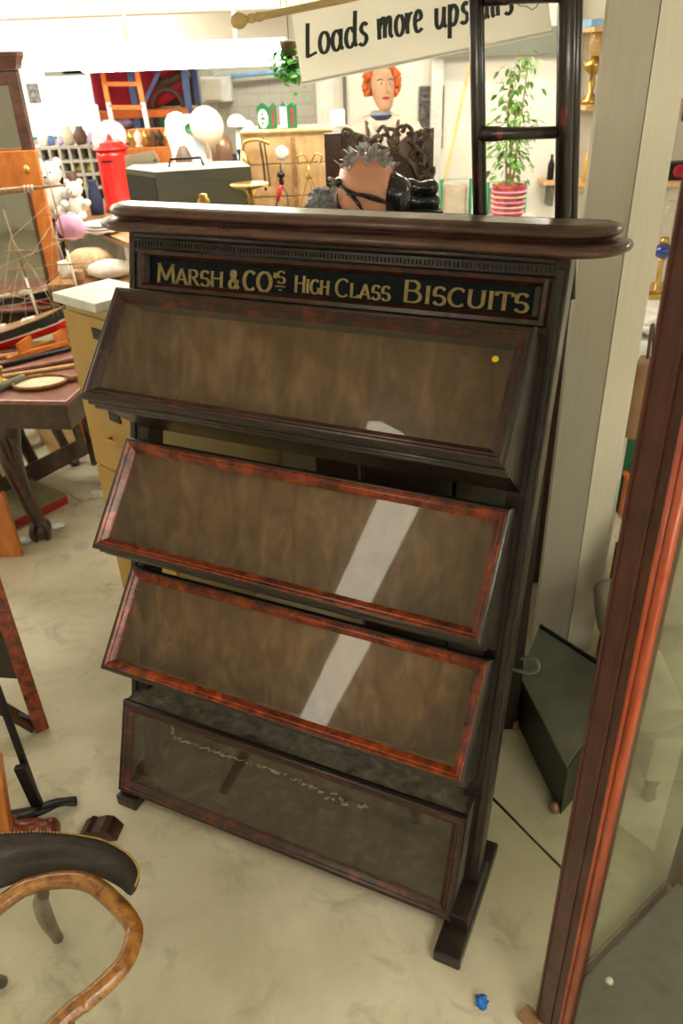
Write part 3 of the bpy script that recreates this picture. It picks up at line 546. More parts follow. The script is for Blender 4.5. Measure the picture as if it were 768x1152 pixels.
for (bx, by), (tx_, ty_) in tops:
    a = W(bx, by, Ys); b = W(tx_, ty_, Ys+.02); mb = MB(); mb.tube([a, a+(b-a)*.5], [.007, .0065], 8); part('lower_mast', mb, white, sh)
    mb = MB(); mb.tube([a+(b-a)*.48+V((.004, -.004, 0)), b+(b-a)*.25], [.005, .003], 8); m_ = part('topmast', mb, spar, sh)
    for k, L_ in ((.35, .12), (.58, .10), (.8, .07)):
        q = a+(b-a)*k+V((0, -.008, 0)); mb = MB(); mb.tube([q+V((-L_, -.04, .006)), q, q+V((L_, .04, -.006))], [.002, .004, .002], 6); part('yard', mb, spar, m_)
mb = MB()
for (ax_, ay_), (bx_, by_) in (((72, 352), (12, 268)), ((72, 352), (60, 225)), ((66, 355), (35, 300)), ((60, 358), (58, 225)), ((50, 360), (22, 300)), ((10, 368), (22, 290)), ((30, 364), (24, 295)), ((0, 372), (12, 265)), ((0, 340), (60, 250)), ((0, 300), (72, 270)), ((72, 300), (20, 345)), ((5, 330), (70, 345)), ((12, 268), (60, 225)), ((88, 335), (62, 265))):
    mb.tube([W(ax_, ay_, Ys), W(bx_, by_, Ys+.01)], .0013, 5)
part('rigging', mb, rope, sh)
a, b = W(-60, 222, Ys-.1), W(74, 208, Ys-.1); mb = MB(); mb.tube([a, a+(b-a)*.70, a+(b-a)*.76, a+(b-a)*.9, b], [.016, .014, .008, .006, .004], 12); t = part('bowsprit', mb, spar, sh)
mb = MB(); 
for k in (.66, .69, .72): q = a+(b-a)*k; mb.lathe([(.012, -.006), (.02, 0), (.012, .006)], q, (b-a), 12)
part('rope_binding', mb, rope, t)
t = thing('ship_cradle', 'orange wooden cradle under the model ship', 'cradle', tuple(tabpx(40, 395)))
q0, q1 = tabpx(8, 404, .02), tabpx(76, 385, .02); mb = MB(); mb.bar(q0, q1, .02, .025, bev=.003); part('rail', mb, orangew, t)
q2, q3 = q0+ty*.12, q1+ty*.12; mb = MB(); mb.bar(q2, q3, .02, .025, bev=.003); part('rail', mb, orangew, t)
for k in (.22, .82): 
    q = q0+(q1-q0)*k+ty*.06; mb = MB(); mb.obox(q+Z*.035, (q1-q0).normalized()*.008, ty*.07, Z*.03, .002); part('upright', mb, orangew, t)
# beneath / behind the table
mb = MB(); a, b = G(0, 560, .14), G(60, 500, .14); c_ = G(40, 530, .07)
q0, q1, q2 = G(42, 572, .06), G(75, 556, .06), G(55, 505, .06); e1 = q1-q0; e2 = (q2-q1)
t = thing('folding_board_game_box', 'olive grey flat box with red front edge on the floor under the claw-foot table', 'box', tuple((q0+q2)/2-Z*.06))
e1n, e2n = e1.normalized(), V((-e1.y, e1.x, 0)).normalized()
mb = MB(); mb.hexa([q0-e1n*.25+Z*z for z in (-.058,)]+[q1-Z*.058, q1+e2n*.35-Z*.058, q0-e1n*.25+e2n*.35-Z*.058, q0-e1n*.25-Z*.008, q1-Z*.008, q1+e2n*.35-Z*.008, q0-e1n*.25+e2n*.35-Z*.008], .003); part('box_side', mb, redbook, t)
mb = MB(); mb.hexa([q0-e1n*.25-Z*.008, q1-Z*.008, q1+e2n*.35-Z*.008, q0-e1n*.25+e2n*.35-Z*.008, q0-e1n*.25, q1, q1+e2n*.35, q0-e1n*.25+e2n*.35]); part('box_lid', mb, greygreen, t)
mb = MB(); a, b = W(0, 530, 3.28), W(22, 608, 3.28); mb.hexa([V((a.x-.3, 3.26, .0)), V((b.x, 3.26, .0)), V((b.x, 3.29, 0)), V((a.x-.3, 3.29, 0)), V((a.x-.3, 3.26, .36)), V((a.x-.01, 3.26, .36)), V((a.x-.01, 3.29, .36)), V((a.x-.3, 3.29, .36))], .003); mk('orange_board', mb, orangew, None, None, 'orange varnished board standing on the floor at the left edge beneath the table', 'board')
# dark framed toilet mirror standing beyond the table
t = thing('low_framed_mirror', 'dark mahogany framed low mirror standing on the floor beyond the claw-foot table', 'mirror', tuple(G(85, 525)))
ma, mbb = G(60, 538), G(103, 515); e = (mbb-ma).normalized(); ma = ma-e*.35; Lm = (mbb-ma).length; up_ = (Z*.97+V((-e.y, e.x, 0))*.2)
def mp_(a, h, c=0): return ma+e*a+up_*h+V((e.y, -e.x, 0))*c
for a0_, a1_, h0, h1 in ((0, Lm, .03, .14), (0, Lm, .36, .44), (0, .05, .14, .36), (Lm-.05, Lm, .14, .36)): mb = MB(); mb.hexa([mp_(a_, h_, c_) for c_ in (0, -.03) for a_, h_ in ((a0_, h0), (a1_, h0), (a1_, h1), (a0_, h1))], .003); part('frame_rail', mb, tablew, t)
mb = MB(); mb.hexa([mp_(a_, h_, c_) for c_ in (-.01, -.02) for a_, h_ in ((.04, .13), (Lm-.04, .13), (Lm-.04, .37), (.04, .37))]); part('mirror_plate', mb, mirrorm, t)
for a_ in (.06, Lm-.12): mb = MB(); mb.lathe([(.02, 0), (.032, .012), (.03, .03), (.018, .04)], mp_(a_, 0, -.015), (0, 0, 1), 14); part('bun_foot', mb, tablew, t)
# pale and blue oddments around the claw foot
for i, (px, py, m, r_, lab) in enumerate(((52, 592, pale, .035, 'white crumpled paper just right of the claw foot'), (38, 607, pale, .04, 'white crumpled paper in front of the claw foot'), (27, 590, scarfm, .035, 'blue-grey scrap behind the claw foot'), (18, 620, pale, .02, 'tiny white paper fleck on the floor at left'))):
    q = G(px, py, .012)+(V((.06, 0, 0)) if i == 0 else V((-.05, 0, 0)) if i < 3 else V((0, 0, 0))); mb = MB(); mb.blob(q, (r_, r_*.8, .011), .5, 2.5, 3, i); mk('crumpled_paper', mb, m, None, None, lab, 'paper')
mb = MB(); mb.tube(spl([G(78, 552, .006), G(86, 560, .006), G(96, 562, .006), G(110, 556, .006)], 6), .004, 6); q = G(109, 556, .02); mb.obox(q, V((.03, 0, 0)), V((0, .02, 0)), Z*.018, .006); mk('plug_and_cable', mb, white, None, None, 'white plug and cable on the floor beside the filing cabinet', 'plug')
# ---------------- bottom left foreground
# oval glass topped table
half = [(-.83, 1.125), (-.761, 1.168), (-.679, 1.178), (-.611, 1.159), (-.535, 1.101), (-.49, 1.052), (-.475, 1.011), (-.482, .952), (-.51, .907), (-.554, .861), (-.59, .829)]
cx, cy = -.80, .87; full = half+[(2*cx-x, 2*cy-y) for x, y in half]
ring = spl([V((x, y, .45)) for x, y in full], 5, True); cen = V((cx, cy, .45))
t = thing('oval_glass_table', 'oval glass-topped table with golden oak rim in the bottom left corner', 'table', (cx, cy, 0))
def off_(p, k):
    return p
N_ = len(ring); nr = []
for i in range(N_):
    d_ = (ring[(i+1) % N_]-ring[i-1]).normalized(); q = V((-d_.y, d_.x, 0)); nr.append(q if q.dot(cen-ring[i]) > 0 else -q)
mb = MB(); mb.loft([[ring[i]+nr[i]*k+Z*z for i in range(N_)] for k, z in ((.004, -.022), (0, -.012), (.0, -.006), (.006, -.004), (.008, .002), (.020, .005), (.034, .003), (.0385, -.002), (.0385, -.022), (.004, -.022))], True, False); part('oak_rim', mb, oak, t)
mb = MB(); mb.loft([[ring[i]+nr[i]*.038+Z*z for i in range(N_)] for z in (-.010, -.006)], True, True, False); part('glass_top', mb, glassT, t)
legm = tablew
for pts in ([(-.735, 1.13, .43), (-.79, 1.19, .30), (-.82, 1.235, .15), (-.836, 1.275, .012)], [(-.90, 1.02, .43), (-.95, 1.08, .3), (-.955, 1.12, .12), (-.95, 1.16, .012)], [(-.60, .85, .43), (-.52, .60, .2), (-.50, .52, .012)], [(-.95, .72, .43), (-1.05, .6, .2), (-1.08, .55, .012)]):
    mb = MB(); pp = spl(pts, 5); kk = len(pp); mb.tube(pp, [.013+.008*math.sin(PI*min(1, i/kk*1.1)) if i < kk-2 else .016 for i in range(kk)], 12); part('leg', mb, wood('x', (.03, .012, .008), (.09, .035, .022), (.15, .07, .045), .4) if False else tablew, t)
mb = MB(); mb.loft([[ring[i]+nr[i]*k+Z*z for i in range(N_)] for k, z in ((.012, -.05), (.012, -.0225), (.03, -.0225), (.03, -.05), (.012, -.05))], True, False)
# dark leather leaf with nailed edge along the far side of the oval table
tr = [G(*q, .43) for q in ((-40, 945), (0, 938), (50, 936), (90, 940), (120, 947), (145, 962), (156, 980), (152, 998))]
ti = [G(*q, .43) for q in ((-40, 1015), (0, 996), (50, 982), (85, 978), (112, 984), (132, 994), (143, 1003), (147, 1004))]
A_ = spl(tr, 6); B_ = spl(ti, 6)
mb = MB(); mb.loft([[a, a-Z*.012, b-Z*.012, b] for a, b in zip(A_, B_)], True, True, True); part('leather_leaf', mb, wood('worn brown leather', (.012, .008, .006), (.026, .018, .013), (.05, .036, .026), .6, (2, 6, 6), 4, .1), t, label='dark brown leather side leaf')
mb = MB()
for i in range(len(A_)-1):
    for k in (0, .5): mb.blob(A_[i]+(A_[i+1]-A_[i])*k+Z*.001, .0034, 0, 1, 1)
part('nail_trim', mb, brass, t)
# turned red glossy stretcher and foot
t = thing('turned_wood_stand', 'glossy red-brown turned wooden stand lying low behind the leather stool', 'wooden stand', tuple(G(30, 935)))
a, b = G(-30, 928, .05), G(64, 934, .05); ax = b-a; Ls = ax.length; prof = [(.001, 0), (.03, .0), (.03, .3), (.02, .33), (.036, .40), (.036, .48), (.022, .50), (.026, .56), (.034, .72), (.03, .82), (.02, .84), (.036, .88), (.038, .95), (.026, 1.0), (.001, 1.0)]
mb = MB(); mb.lathe([(r_, z*Ls) for r_, z in prof], a, ax, 20); part('turned_spindle', mb, rosew, t)
mb = MB(); mb.blob(G(-10, 925, .03), (.06, .05, .03), .2); part('block', mb, rosew, t)
mb = MB(); q = G(110, 947, .0); pts = [(-.06, 0), (-.055, .03), (-.03, .05), (-.015, .043), (.015, .05), (.035, .045), (.05, .02), (.06, .0)]; mb.prism([q+V((x, 0, z)) for x, z in pts], (0.01, .06, 0)); mk('scrolled_foot', mb, rosewD, None, None, 'small scrolled dark red wooden foot on the floor left of the display stand', 'wooden foot')
# black iron stand
t = thing('black_iron_stand', 'black iron floor stand with raking bar and curved foot at lower left', 'stand', tuple(G(40, 905)))
mb = MB(); a, b = W(-14, 745, 1.78), W(44, 905, 1.70); 
mb = MB(); mb.bar(a, b, .022, .012, up=(0, -1, .3), bev=.002); part('raking_bar', mb, blackm, t)
mb = MB(); q0, q1 = W(22, 862, 1.70), W(42, 905, 1.69); mb.bar(q0, q1, .035, .022, up=(0, -1, .3), bev=.004); part('sleeve', mb, blackm, t)
mb = MB(); pts = spl([G(-20, 925, .02), G(20, 918, .028), G(45, 911, .04), G(65, 903, .03), G(86, 901, .012)], 5); kk = len(pts); mb.tube(pts, [.032-.018*i/kk if i < kk-3 else .02 for i in range(kk)], 12, sq=.5); part('curved_foot', mb, blackm, t)
mb = MB(); a, b = G(-30, 790, .12), G(48, 815, .03); mb.bar(a, b, .018, .03, bev=.002); part('cross_bar', mb, blackm, t)
mb = MB(); mb.bar(W(-5, 850, 1.62), W(8, 935, 1.60), .03, .03, up=(0, -1, 0), bev=.003); part('wooden_upright', mb, orangew, t)
# red mahogany easel mirror frame
t = thing('leaning_red_frame', 'dark red mahogany open frame leaning at the left edge of the floor', 'frame', tuple(G(48, 822)))
f0, f1 = G(48, 823), None; fa = W(0, 678, 2.16); dd = (fa-f0); back = V((-.75, .12, .0))
mb = MB(); mb.bar(f0+Z*.01, f0+dd*1.9, .026, .05, up=(1, .6, 0), bev=.004); part('stile', mb, rosew, t)
mb = MB(); mb.bar(f0+Z*.02+V((-.02, 0, 0)), f0+V((-.34, .06, .27)), .022, .05, up=(0, -1, .2), bev=.003); part('brace', mb, rosewD, t)
mb = MB(); mb.hexa([f0+dd*.42+back*k+Z*z for z in (0,) for k in (0.0,)]+[f0+dd*.42+back*.5, f0+dd*.42+back*.5+V((0, .02, 0)), f0+dd*.42+V((0, .02, 0)), f0+dd*1.7, f0+dd*1.7+back*.5, f0+dd*1.7+back*.5+V((0, .02, 0)), f0+dd*1.7+V((0, .02, 0))]); part('panel', mb, ebony, t)
# blue wrapper
mb = MB(); q = G(542, 1127, .012); mb.blob(q, (.014, .018, .012), .9, 2.5, 3, 4); t = mk('blue_wrapper', mb, bluep, None, None, 'small crumpled bright blue wrapper on the floor at bottom centre', 'wrapper')

# ------------------------------------------------------------------ background bric-a-brac
def wb(px0, py0, px1, py1, Y, dep, base=None):
    xm, ym = (px0+px1)/2, (py0+py1)/2; x0, x1 = W(px0, ym, Y).x, W(px1, ym, Y).x; z1 = W(xm, py0, Y).z; z0 = W(xm, py1, Y).z if base is None else base
    return x0, x1, Y, Y+dep, z0, z1
def one(nm, mb, m, lab, cat, group=None): return mk(nm, mb, m, None, None, lab, cat, group)
# banner on its pole
YB = 3.0
def Bq(s, t_): # banner coordinates to the world: s along, t up
    bl, br, tl, tr_ = W(340, 96, YB), W(622, 38, YB), W(327, 10, YB), W(609, -50, YB); return bl*(1-s)*(1-t_)+br*s*(1-t_)+tl*(1-s)*t_+tr_*s*t_
clothm, tt_, bb_ = nt('thin white banner cloth'); tl_ = tt_.nodes.new('ShaderNodeBsdfTranslucent'); tl_.inputs[0].default_value = (.92, .9, .82, 1); ms_ = tt_.nodes.new('ShaderNodeMixShader'); ms_.inputs[0].default_value = .55; bb_.inputs['Base Color'].default_value = (.9, .88, .8, 1); bb_.inputs['Roughness'].default_value = .9
lnk(tt_, bb_.outputs[0], ms_.inputs[1]); lnk(tt_, tl_.outputs[0], ms_.inputs[2]); lnk(tt_, ms_.outputs[0], tt_.nodes['Material Output'].inputs[0])
t = thing('hanging_banner', 'white cloth banner reading Loads more upstairs hanging from a wooden pole', 'banner', tuple((Bq(.5, .5))))
mb = MB(); mb.loft([[Bq(i/30, k/6)+V((0, .006*math.sin(i*.5)+o_, 0)) for i in range(31)] for k, o_ in [(k, 0) for k in range(7)]+[(k, .003) for k in range(6, -1, -1)]], False, False); part('cloth', mb, clothm, t)
mb = MB(); mb.tube([Bq(i/20, .035)+V((0, -.002, 0)) for i in range(21)], .004, 6); part('hem', mb, pale, t)
LC = {'L': (.62, [[(.12, 1.5), (.10, .1), (.16, 0), (.55, .12)]]), 'o': (.62, [arc(.3, .48, .22, .48, 80, 440, 18)]), 'a': (.66, [arc(.28, .45, .2, .45, 30, 330, 14), [(.5, .95), (.48, .2), (.62, .02)]]),
 'd': (.66, [arc(.28, .45, .2, .45, 30, 330, 14), [(.54, 1.6), (.5, .3), (.62, .02)]]), 's': (.52, [[(.44, .85), (.3, 1.0), (.16, .8), (.2, .6), (.38, .42), (.40, .18), (.24, -.02), (.06, .12)]]),
 'm': (.95, [[(.08, 1), (.12, .02)], [(.11, .5), (.26, .95), (.40, .9), (.42, .04)], [(.42, .5), (.58, .95), (.72, .9), (.72, .2), (.88, .02)]]), 'r': (.45, [[(.08, 1), (.13, .02)], [(.12, .5), (.24, .9), (.42, .95)]]),
 'e': (.56, [[(.1, .5), (.42, .62), (.38, .92), (.24, 1.0), (.1, .7), (.1, .3), (.24, 0), (.5, .15)]]), 'u': (.68, [[(.08, 1), (.08, .3), (.2, 0), (.38, .15), (.48, .5)], [(.48, 1), (.48, .2), (.62, 0)]]),
 'p': (.62, [[(.1, 1.05), (.1, -.6)], [(.1, .7), (.28, 1.0), (.48, .7), (.42, .2), (.26, 0), (.1, .2)]]), 't': (.42, [[(.2, 1.4), (.18, .2), (.34, 0)], [(.02, .98), (.40, 1.0)]]), 'i': (.28, [[(.12, 1), (.12, .2), (.22, 0)], [(.12, 1.32), (.14, 1.42)]])}
ink = plain('black brush lettering', (.015, .03, .022), .6)
def brush(txt, s0, s1, tb, xh, nm):
    mb = MB(); sc_ = (s1-s0)/sum(LC[c][0] for c in txt); x = s0
    for ch in txt:
        w_, st = LC[ch]
        for s_ in st:
            pts = [V((x+p[0]*sc_+(p[1])*.012, (tb+p[1]*xh)*.33)) for p in s_]
            pts = [(p.x, p.y) for p in spl([V((p.x, p.y, 0)) for p in pts], 3)] if len(pts) < 12 else [(p.x, p.y) for p in pts]
            ribbon(mb, pts, lambda d: .0105+.006*abs(d.y), lambda a, b: Bq(a, b/.33)+V((0, -.010+.006*math.sin(a*15), 0)), V((0, -.0015, 0)))
        x += w_*sc_
    part(nm, mb, ink, t)
brush('Loads', .03, .285, .36, .28, 'lettering'); brush('more', .32, .505, .38, .27, 'lettering'); brush('upstairs', .55, .86, .37, .26, 'lettering')
mb = MB()
for s_ in ([(.885, .50), (.90, .44), (.925, .42), (.945, .36), (.965, .39), (.972, .46), (.965, .54), (.94, .56), (.90, .56), (.885, .50)], [(.90, .505), (.925, .49), (.945, .50)], [(.905, .465), (.93, .455), (.95, .46)], [(.885, .53), (.875, .60)]):
    ribbon(mb, [(a, b*.33) for a, b in s_], lambda d: .0035, lambda a, b: Bq(a-.012, b/.33)+V((0, -.010+.006*math.sin(a*15), 0)), V((0, -.0015, 0)))
part('pointing_hand', mb, ink, t)
a, b = W(276, 22, YB), W(620, -48, YB); mb = MB(); mb.tube([a, b], .011, 12); mb.lathe([(.001, -.03), (.016, -.024), (.024, -.008), (.024, .006), (.016, .02), (.009, .026), (.014, .034), (.015, .045), (.009, .052), (.015, .06), (.013, .075), (.011, .085)], a-(b-a).normalized()*.02, (b-a), 18); pl_ = part('pole', mb, bamboo, t)
for s_ in (.12, .6): q = a+(b-a)*s_; mb = MB(); mb.tube([q+Z*.01, V((q.x, q.y, 2.62))], .002, 6); part('hanging_wire', mb, pinkw, t)
# mannequin with red hair
Ym = 5.6; hc = W(429, 98, Ym); ch = V((hc.x+.01, Ym, 1.72))
t = thing('mannequin', 'red haired shop mannequin in cream shirt and grey scarf behind the carved frame', 'mannequin', (ch.x, Ym, 0))
def ring_(c, rx, ry, k=24, p_=2.0, yaw=0): return [V(c)+V((rx*math.copysign(abs(math.cos(2*PI*i/k))**(2/p_), math.cos(2*PI*i/k)), ry*math.copysign(abs(math.sin(2*PI*i/k))**(2/p_), math.sin(2*PI*i/k)), 0)) for i in range(k)]
mb = MB(); x, y, z = hc.x, hc.y, hc.z; mb.loft([ring_((x+dx, y+dy, z+dz), rx, ry) for dz, rx, ry, dx, dy in ((-.26, .055, .06, -.01, .02), (-.15, .052, .055, -.005, .02), (-.125, .035, .06, .02, -.03), (-.105, .05, .08, .02, -.015), (-.06, .066, .092, .012, 0), (0, .075, .10, .008, 0), (.05, .076, .10, .004, .005), (.09, .06, .085, 0, .01), (.115, .03, .045, 0, .015), (.12, .005, .01, 0, .015))]); hd_ = part('head', mb, skinm, t)
mb = MB(); fx_, fy_ = x+.025, y-.10; mb.loft([ring_((fx_+.006, fy_+.012, z+.03), .008, .01, 10), ring_((fx_+.012, fy_-.002, z), .011, .018, 10), ring_((fx_+.015, fy_-.010, z-.022), .017, .02, 10), ring_((fx_+.012, fy_+.01, z-.034), .010, .012, 10)]); part('nose', mb, skinm, hd_)
for s in (-1, 1):
    mb = MB(); mb.blob((x+.018+s*.030, y-.086, z+.022), (.013, .008, .007), 0, 1, 2); part('eye', mb, pale, hd_); mb = MB(); mb.blob((x+.02+s*.030, y-.094, z+.022), (.006, .004, .006), 0, 1, 2); part('pupil', mb, brown, hd_)
    mb = MB(); mb.tube([(x+.018+s*.014, y-.094, z+.040), (x+.018+s*.032, y-.094, z+.047), (x+.018+s*.050, y-.082, z+.040)], .0035, 6); part('eyebrow', mb, brown, hd_)
    mb = MB(); mb.blob((x+s*.078, y+.01, z), (.010, .02, .03), 0, 1, 2); part('ear', mb, skinm, hd_)
mb = MB(); mb.blob((x+.022, y-.094, z-.058), (.024, .008, .008), .2, 3, 2); part('lips', mb, redc, hd_)
mb = MB()
for i in range(150):
    a_ = random.uniform(-.35, PI+.35); e_ = random.uniform(-.5, 1.35); r_ = .103
    q = V((x+r_*math.cos(a_)*math.cos(e_)*.98, y+.02+r_*math.sin(a_)*math.cos(e_)*1.1, z+.02+.11*math.sin(e_)))
    mb.blob(q, random.uniform(.018, .03), .5, 2.5, 2, i)
part('hair', mb, orhair, t)
mb = MB(); zz = z-.15; mb.loft([ring_((x-.005, y+.01, zz+dz), rx, ry, 24) for dz, rx, ry in ((.015, .058, .065), (.0, .072, .08), (-.03, .078, .085), (-.05, .07, .08), (-.08, .085, .09), (-.12, .09, .10))]); mb.loft([ring_((x+.005, y-.085, zz+dz), rx, ry, 14) for dz, rx, ry in ((-.08, .03, .02), (-.13, .055, .022), (-.18, .05, .02), (-.24, .01, .01))]); sc_ = part('scarf', mb, scarfm, t)
mb = MB(); mb.loft([ring_((x-.003, y+.005, zz+dz), rx, ry, 24) for dz, rx, ry in ((-.005, .076, .084), (-.018, .083, .090), (-.033, .079, .087))]); part('scarf_stripe', mb, navy, sc_)
z0s = z; z = z+.055
mb = MB(); mb.loft([ring_((x, y+.02, z+dz), rx, ry, 28, 2.3) for dz, rx, ry in ((-.20, .06, .06), (-.225, .12, .085), (-.25, .18, .10), (-.29, .215, .115), (-.34, .225, .12), (-.42, .20, .13), (-.55, .175, .125), (-.70, .165, .12), (-.82, .19, .13))])
part('shirt', mb, shirt, t)
for s in (-1, 1):
    mb = MB(); mb.tube(spl([(x+s*.19, y+.02, z-.29), (x+s*.25, y+.0, z-.40), (x+s*.28, y-.04, z-.55), (x+s*.22, y-.14, z-.66), (x+s*.12, y-.2, z-.66)], 5), [.06]*7+[.055]*7+[.045]*7, 14); part('sleeve', mb, shirt, t)
    mb = MB(); mb.tube(spl([(x+s*.105, y+.04, z-.222), (x+s*.10, y-.068, z-.25), (x+s*.095, y-.098, z-.33), (x+s*.08, y-.115, z-.5)], 4), .012, 8, sq=.4); part('brace_strap', mb, brown, t)
    mb = MB(); 
    for i in range(4): mb.blob((x+s*(.09-.016*i), y-.235-.01*i, z-.66), (.009, .03, .010), 0, 1, 2)
    mb.blob((x+s*.075, y-.20, z-.66), (.04, .03, .018), 0, 1, 2); mb.blob((x+s*.045, y-.215, z-.65), (.011, .026, .011), 0, 1, 2); part('hand', mb, skinm, t)
for k in range(3): mb = MB(); mb.tube(spl([(x-.08+.06*k, y-.10, z-.26), (x-.05+.05*k, y-.125, z-.33), (x-.02+.05*k, y-.12, z-.42)], 4), .022, 8, sq=.6); part('shirt_fold', mb, shirt, t)
z = z0s
mb = MB(); mb.lathe([(.001, 0), (.20, 0), (.20, .02), (.03, .04), (.02, .08), (.02, z-.82), (.001, z-.82)], (x, y+.02, 0)); part('stand_base', mb, steeld, t)
# carved frame and mahogany panel on the sideboard
Yc = 3.22; x0, x1, _, _, z0, z1 = wb(386, 146, 487, 236, Yc, .05, 1.402); t = thing('ornate_oval_picture', 'dark carved wooden frame with brown oval centre in front of the mannequin', 'picture', ((x0+x1)/2, Yc, 1.402))
cx_, cz_ = (x0+x1)/2, W(437, 205, Yc).z-.02; ax_, az_ = (x1-x0)/2, z1-cz_
mb = MB(); prev = []
N = 40
outr = []; inr = []
for i in range(N):
    a_ = 2*PI*i/N; c_, s_ = math.cos(a_), math.sin(a_); k = 1/max(abs(c_), abs(s_)); outr.append(V((cx_+ax_*c_*k, Yc, max(1.404, cz_+az_*s_*k-(.06*math.exp(-(c_*k/.42)**2) if s_ > 0 else 0))))); inr.append(V((cx_+ax_*.66*c_, Yc, cz_+az_*.62*s_)))
mb.loft([[p+V((0, o_, 0)) for p in r_] for r_, o_ in ((outr, .03), (outr, 0), (inr, -.01), (inr, .03), (outr, .03))], True, False, False); fr_ = part('frame_board', mb, carvem, t)
mb = MB()
for i in range(70):
    a_ = 2*PI*i/70+random.uniform(-.03, .03); k = 1/max(abs(math.cos(a_)), abs(math.sin(a_))); r_ = random.uniform(.72, .98)
    p = V((cx_+ax_*math.cos(a_)*(.66+(k-.66)*(r_-.66)/.34), Yc-.012, cz_+az_*math.sin(a_)*(.62+(k-.62)*(r_-.62)/.38)))
    if p.z < 1.43: continue
    e = spl([p, p+V((.02*math.cos(i), -.012, .02*math.sin(i))), p+V((.03*math.cos(i+1.3), -.008, .03*math.sin(i+1.3))), p+V((.02*math.cos(i+2.5), -.002, .02*math.sin(i+2.5)))], 3); mb.tube(e, .0075, 6)
part('carved_scrolls', mb, carvem, t)
mb = MB(); mb.loft([[V((cx_+ax_*k*math.cos(2*PI*i/36), Yc+o_, cz_+az_*k*.94*math.sin(2*PI*i/36))) for i in range(36)] for k, o_ in ((.67, .01), (.6, .018), (.3, .024), (.01, .026))], True, True); part('oval_panel', mb, ovalm, t)
x0, x1, _, _, z0, z1 = wb(366, 150, 386, 235, Yc-.02, .05, 1.402); mb = MB(); mb.box(x0, x1-.004, Yc-.02, Yc+.03, 1.402, z1, .003); t = thing('mahogany_panel', 'upright red-brown mahogany panel at the left side of the carved frame', 'panel', ((x0+x1)/2, Yc, 1.402)); part('board', mb, cornw, t); part('dark_edge', MB().box(x1-.0038, x1+.014, Yc-.022, Yc+.03, 1.402, z1+.004, .002), ebony, t)
# strapped mannequin head
Yh = 2.98; hx = W(412, 212, Yh).x; hz = W(412, 213, Yh).z; t = thing('strapped_mannequin_head', 'bald salmon-pink mannequin head with black straps and a leaf wreath', 'mannequin head', (hx, Yh, 1.402))
mb = MB(); mb.loft([ring_((hx+dx, Yh+dy, hz+dz), rx, ry, 28) for dz, rx, ry, dx, dy in ((-.28, .075, .07, 0, .01), (-.2, .062, .06, 0, .01), (-.13, .065, .07, .01, 0), (-.09, .085, .10, .008, 0), (-.04, .100, .115, 0, 0), (.02, .105, .12, 0, 0), (.07, .092, .105, 0, 0), (.105, .06, .07, 0, 0), (.12, .02, .03, 0, 0), (.122, .003, .004, 0, 0))]); mh = part('head', mb, pinkhead, t)
mb = MB(); mb.lathe([(.001, 0), (.09, 0), (.09, .02), (.06, .04), (.05, max(.05, hz-.26-1.402)), (.001, max(.05, hz-.26-1.402))], (hx, Yh+.01, 1.402)); part('neck_base', mb, pinkhead, t)
def onhead(az, el, k=1.03): a_, e_ = math.radians(az), math.radians(el); return V((hx+.105*k*math.sin(a_)*math.cos(e_), Yh-.12*k*math.cos(a_)*math.cos(e_), hz+.005+.118*k*math.sin(e_)))
for pts, r_ in (([(-75, 12), (-45, 5), (-20, -15), (5, -45)], .010), ([(-60, 10), (-30, 2), (0, -8), (35, -18), (70, -20)], .006), ([(-40, -2), (-15, -2), (10, -6), (30, -14)], .012)):
    mb = MB(); mb.tube(spl([onhead(*q) for q in pts], 6), r_, 8, sq=.5); part('strap', mb, blackg, t)
for q in ((-66, 12), (62, -18)): part('buckle', MB().blob(onhead(*q, 1.06), (.014, .01, .016), .3, 3, 2), blackg, t)
mb = MB(); mb.loft([[onhead(az_, el_, k) for az_, el_, k in ring2] for ring2 in [[(75+r_*math.cos(2*PI*i/16), -14+r_*1.1*math.sin(2*PI*i/16), k) for i in range(16)] for r_, k in ((38, 1.01), (36, 1.10), (26, 1.35), (20, 1.5), (8, 1.58))]]); part('gas_mask', mb, blackg, t)
mb = MB()
for i in range(46):
    q = onhead(-80+165*i/46, 38+16*math.sin(i*.5)+24*math.sin(PI*i/46), 1.06); d_ = (q-V((hx, Yh, hz-.03))).normalized()+V((random.uniform(-.8, .8), random.uniform(-.4, .1), random.uniform(-.6, .6))); mb.leaf(q, d_, .04, .014)
    mb.blob(q, .008, .3, 3, 1, i)
for i in range(10): q = onhead(-78, 20-8*i/3, 1.08); mb.leaf(q, V((random.uniform(-1, .1), -.3, random.uniform(-1, 1))), .035, .012)
part('leaf_wreath', mb, silverleaf, t)
# black boots on a box
t = thing('black_leather_boots', 'shiny black rubbery boot shapes to the right of the strapped mannequin head', 'boots', (W(475, 225, 3.0).x, 3.02, 1.56))
for k, (py, dx_) in enumerate(((209, 0), (225, .006))):
    a, b = W(440, py+2, 3.02), W(493, py+1, 3.02); mb = MB(); mb.tube(spl([a, a+(b-a)*.3+Z*.006, a+(b-a)*.6-Z*.004, b+V((dx_, 0, 0))], 4), [.026+.003*math.sin(i*1.4) for i in range(12)]+[.012], 14); part('boot', mb, blackg, t)
zb = W(470, 225, 3.02).z-.029; x0 = W(452, 225, 3.02).x; x1 = W(496, 225, 3.02).x
one('black_hat_box', MB().box(x0, x1, 2.95, 3.1, 1.402, zb, .006), steeld, 'dark box under the black boots on the sideboard', 'box')
mb = MB(); q = W(362, 228, 3.02); mb.blob(q+V((0, 0, -.015)), (.058, .06, .06), .12, 2, 4, 2)
for i in range(70): a_, e_ = random.uniform(0, 2*PI), random.uniform(-.3, 1.5); mb.blob(q+V((.055*math.cos(a_)*math.cos(e_), .055*math.sin(a_)*math.cos(e_), -.015+.06*math.sin(e_))), .012, .4, 3, 1, i)
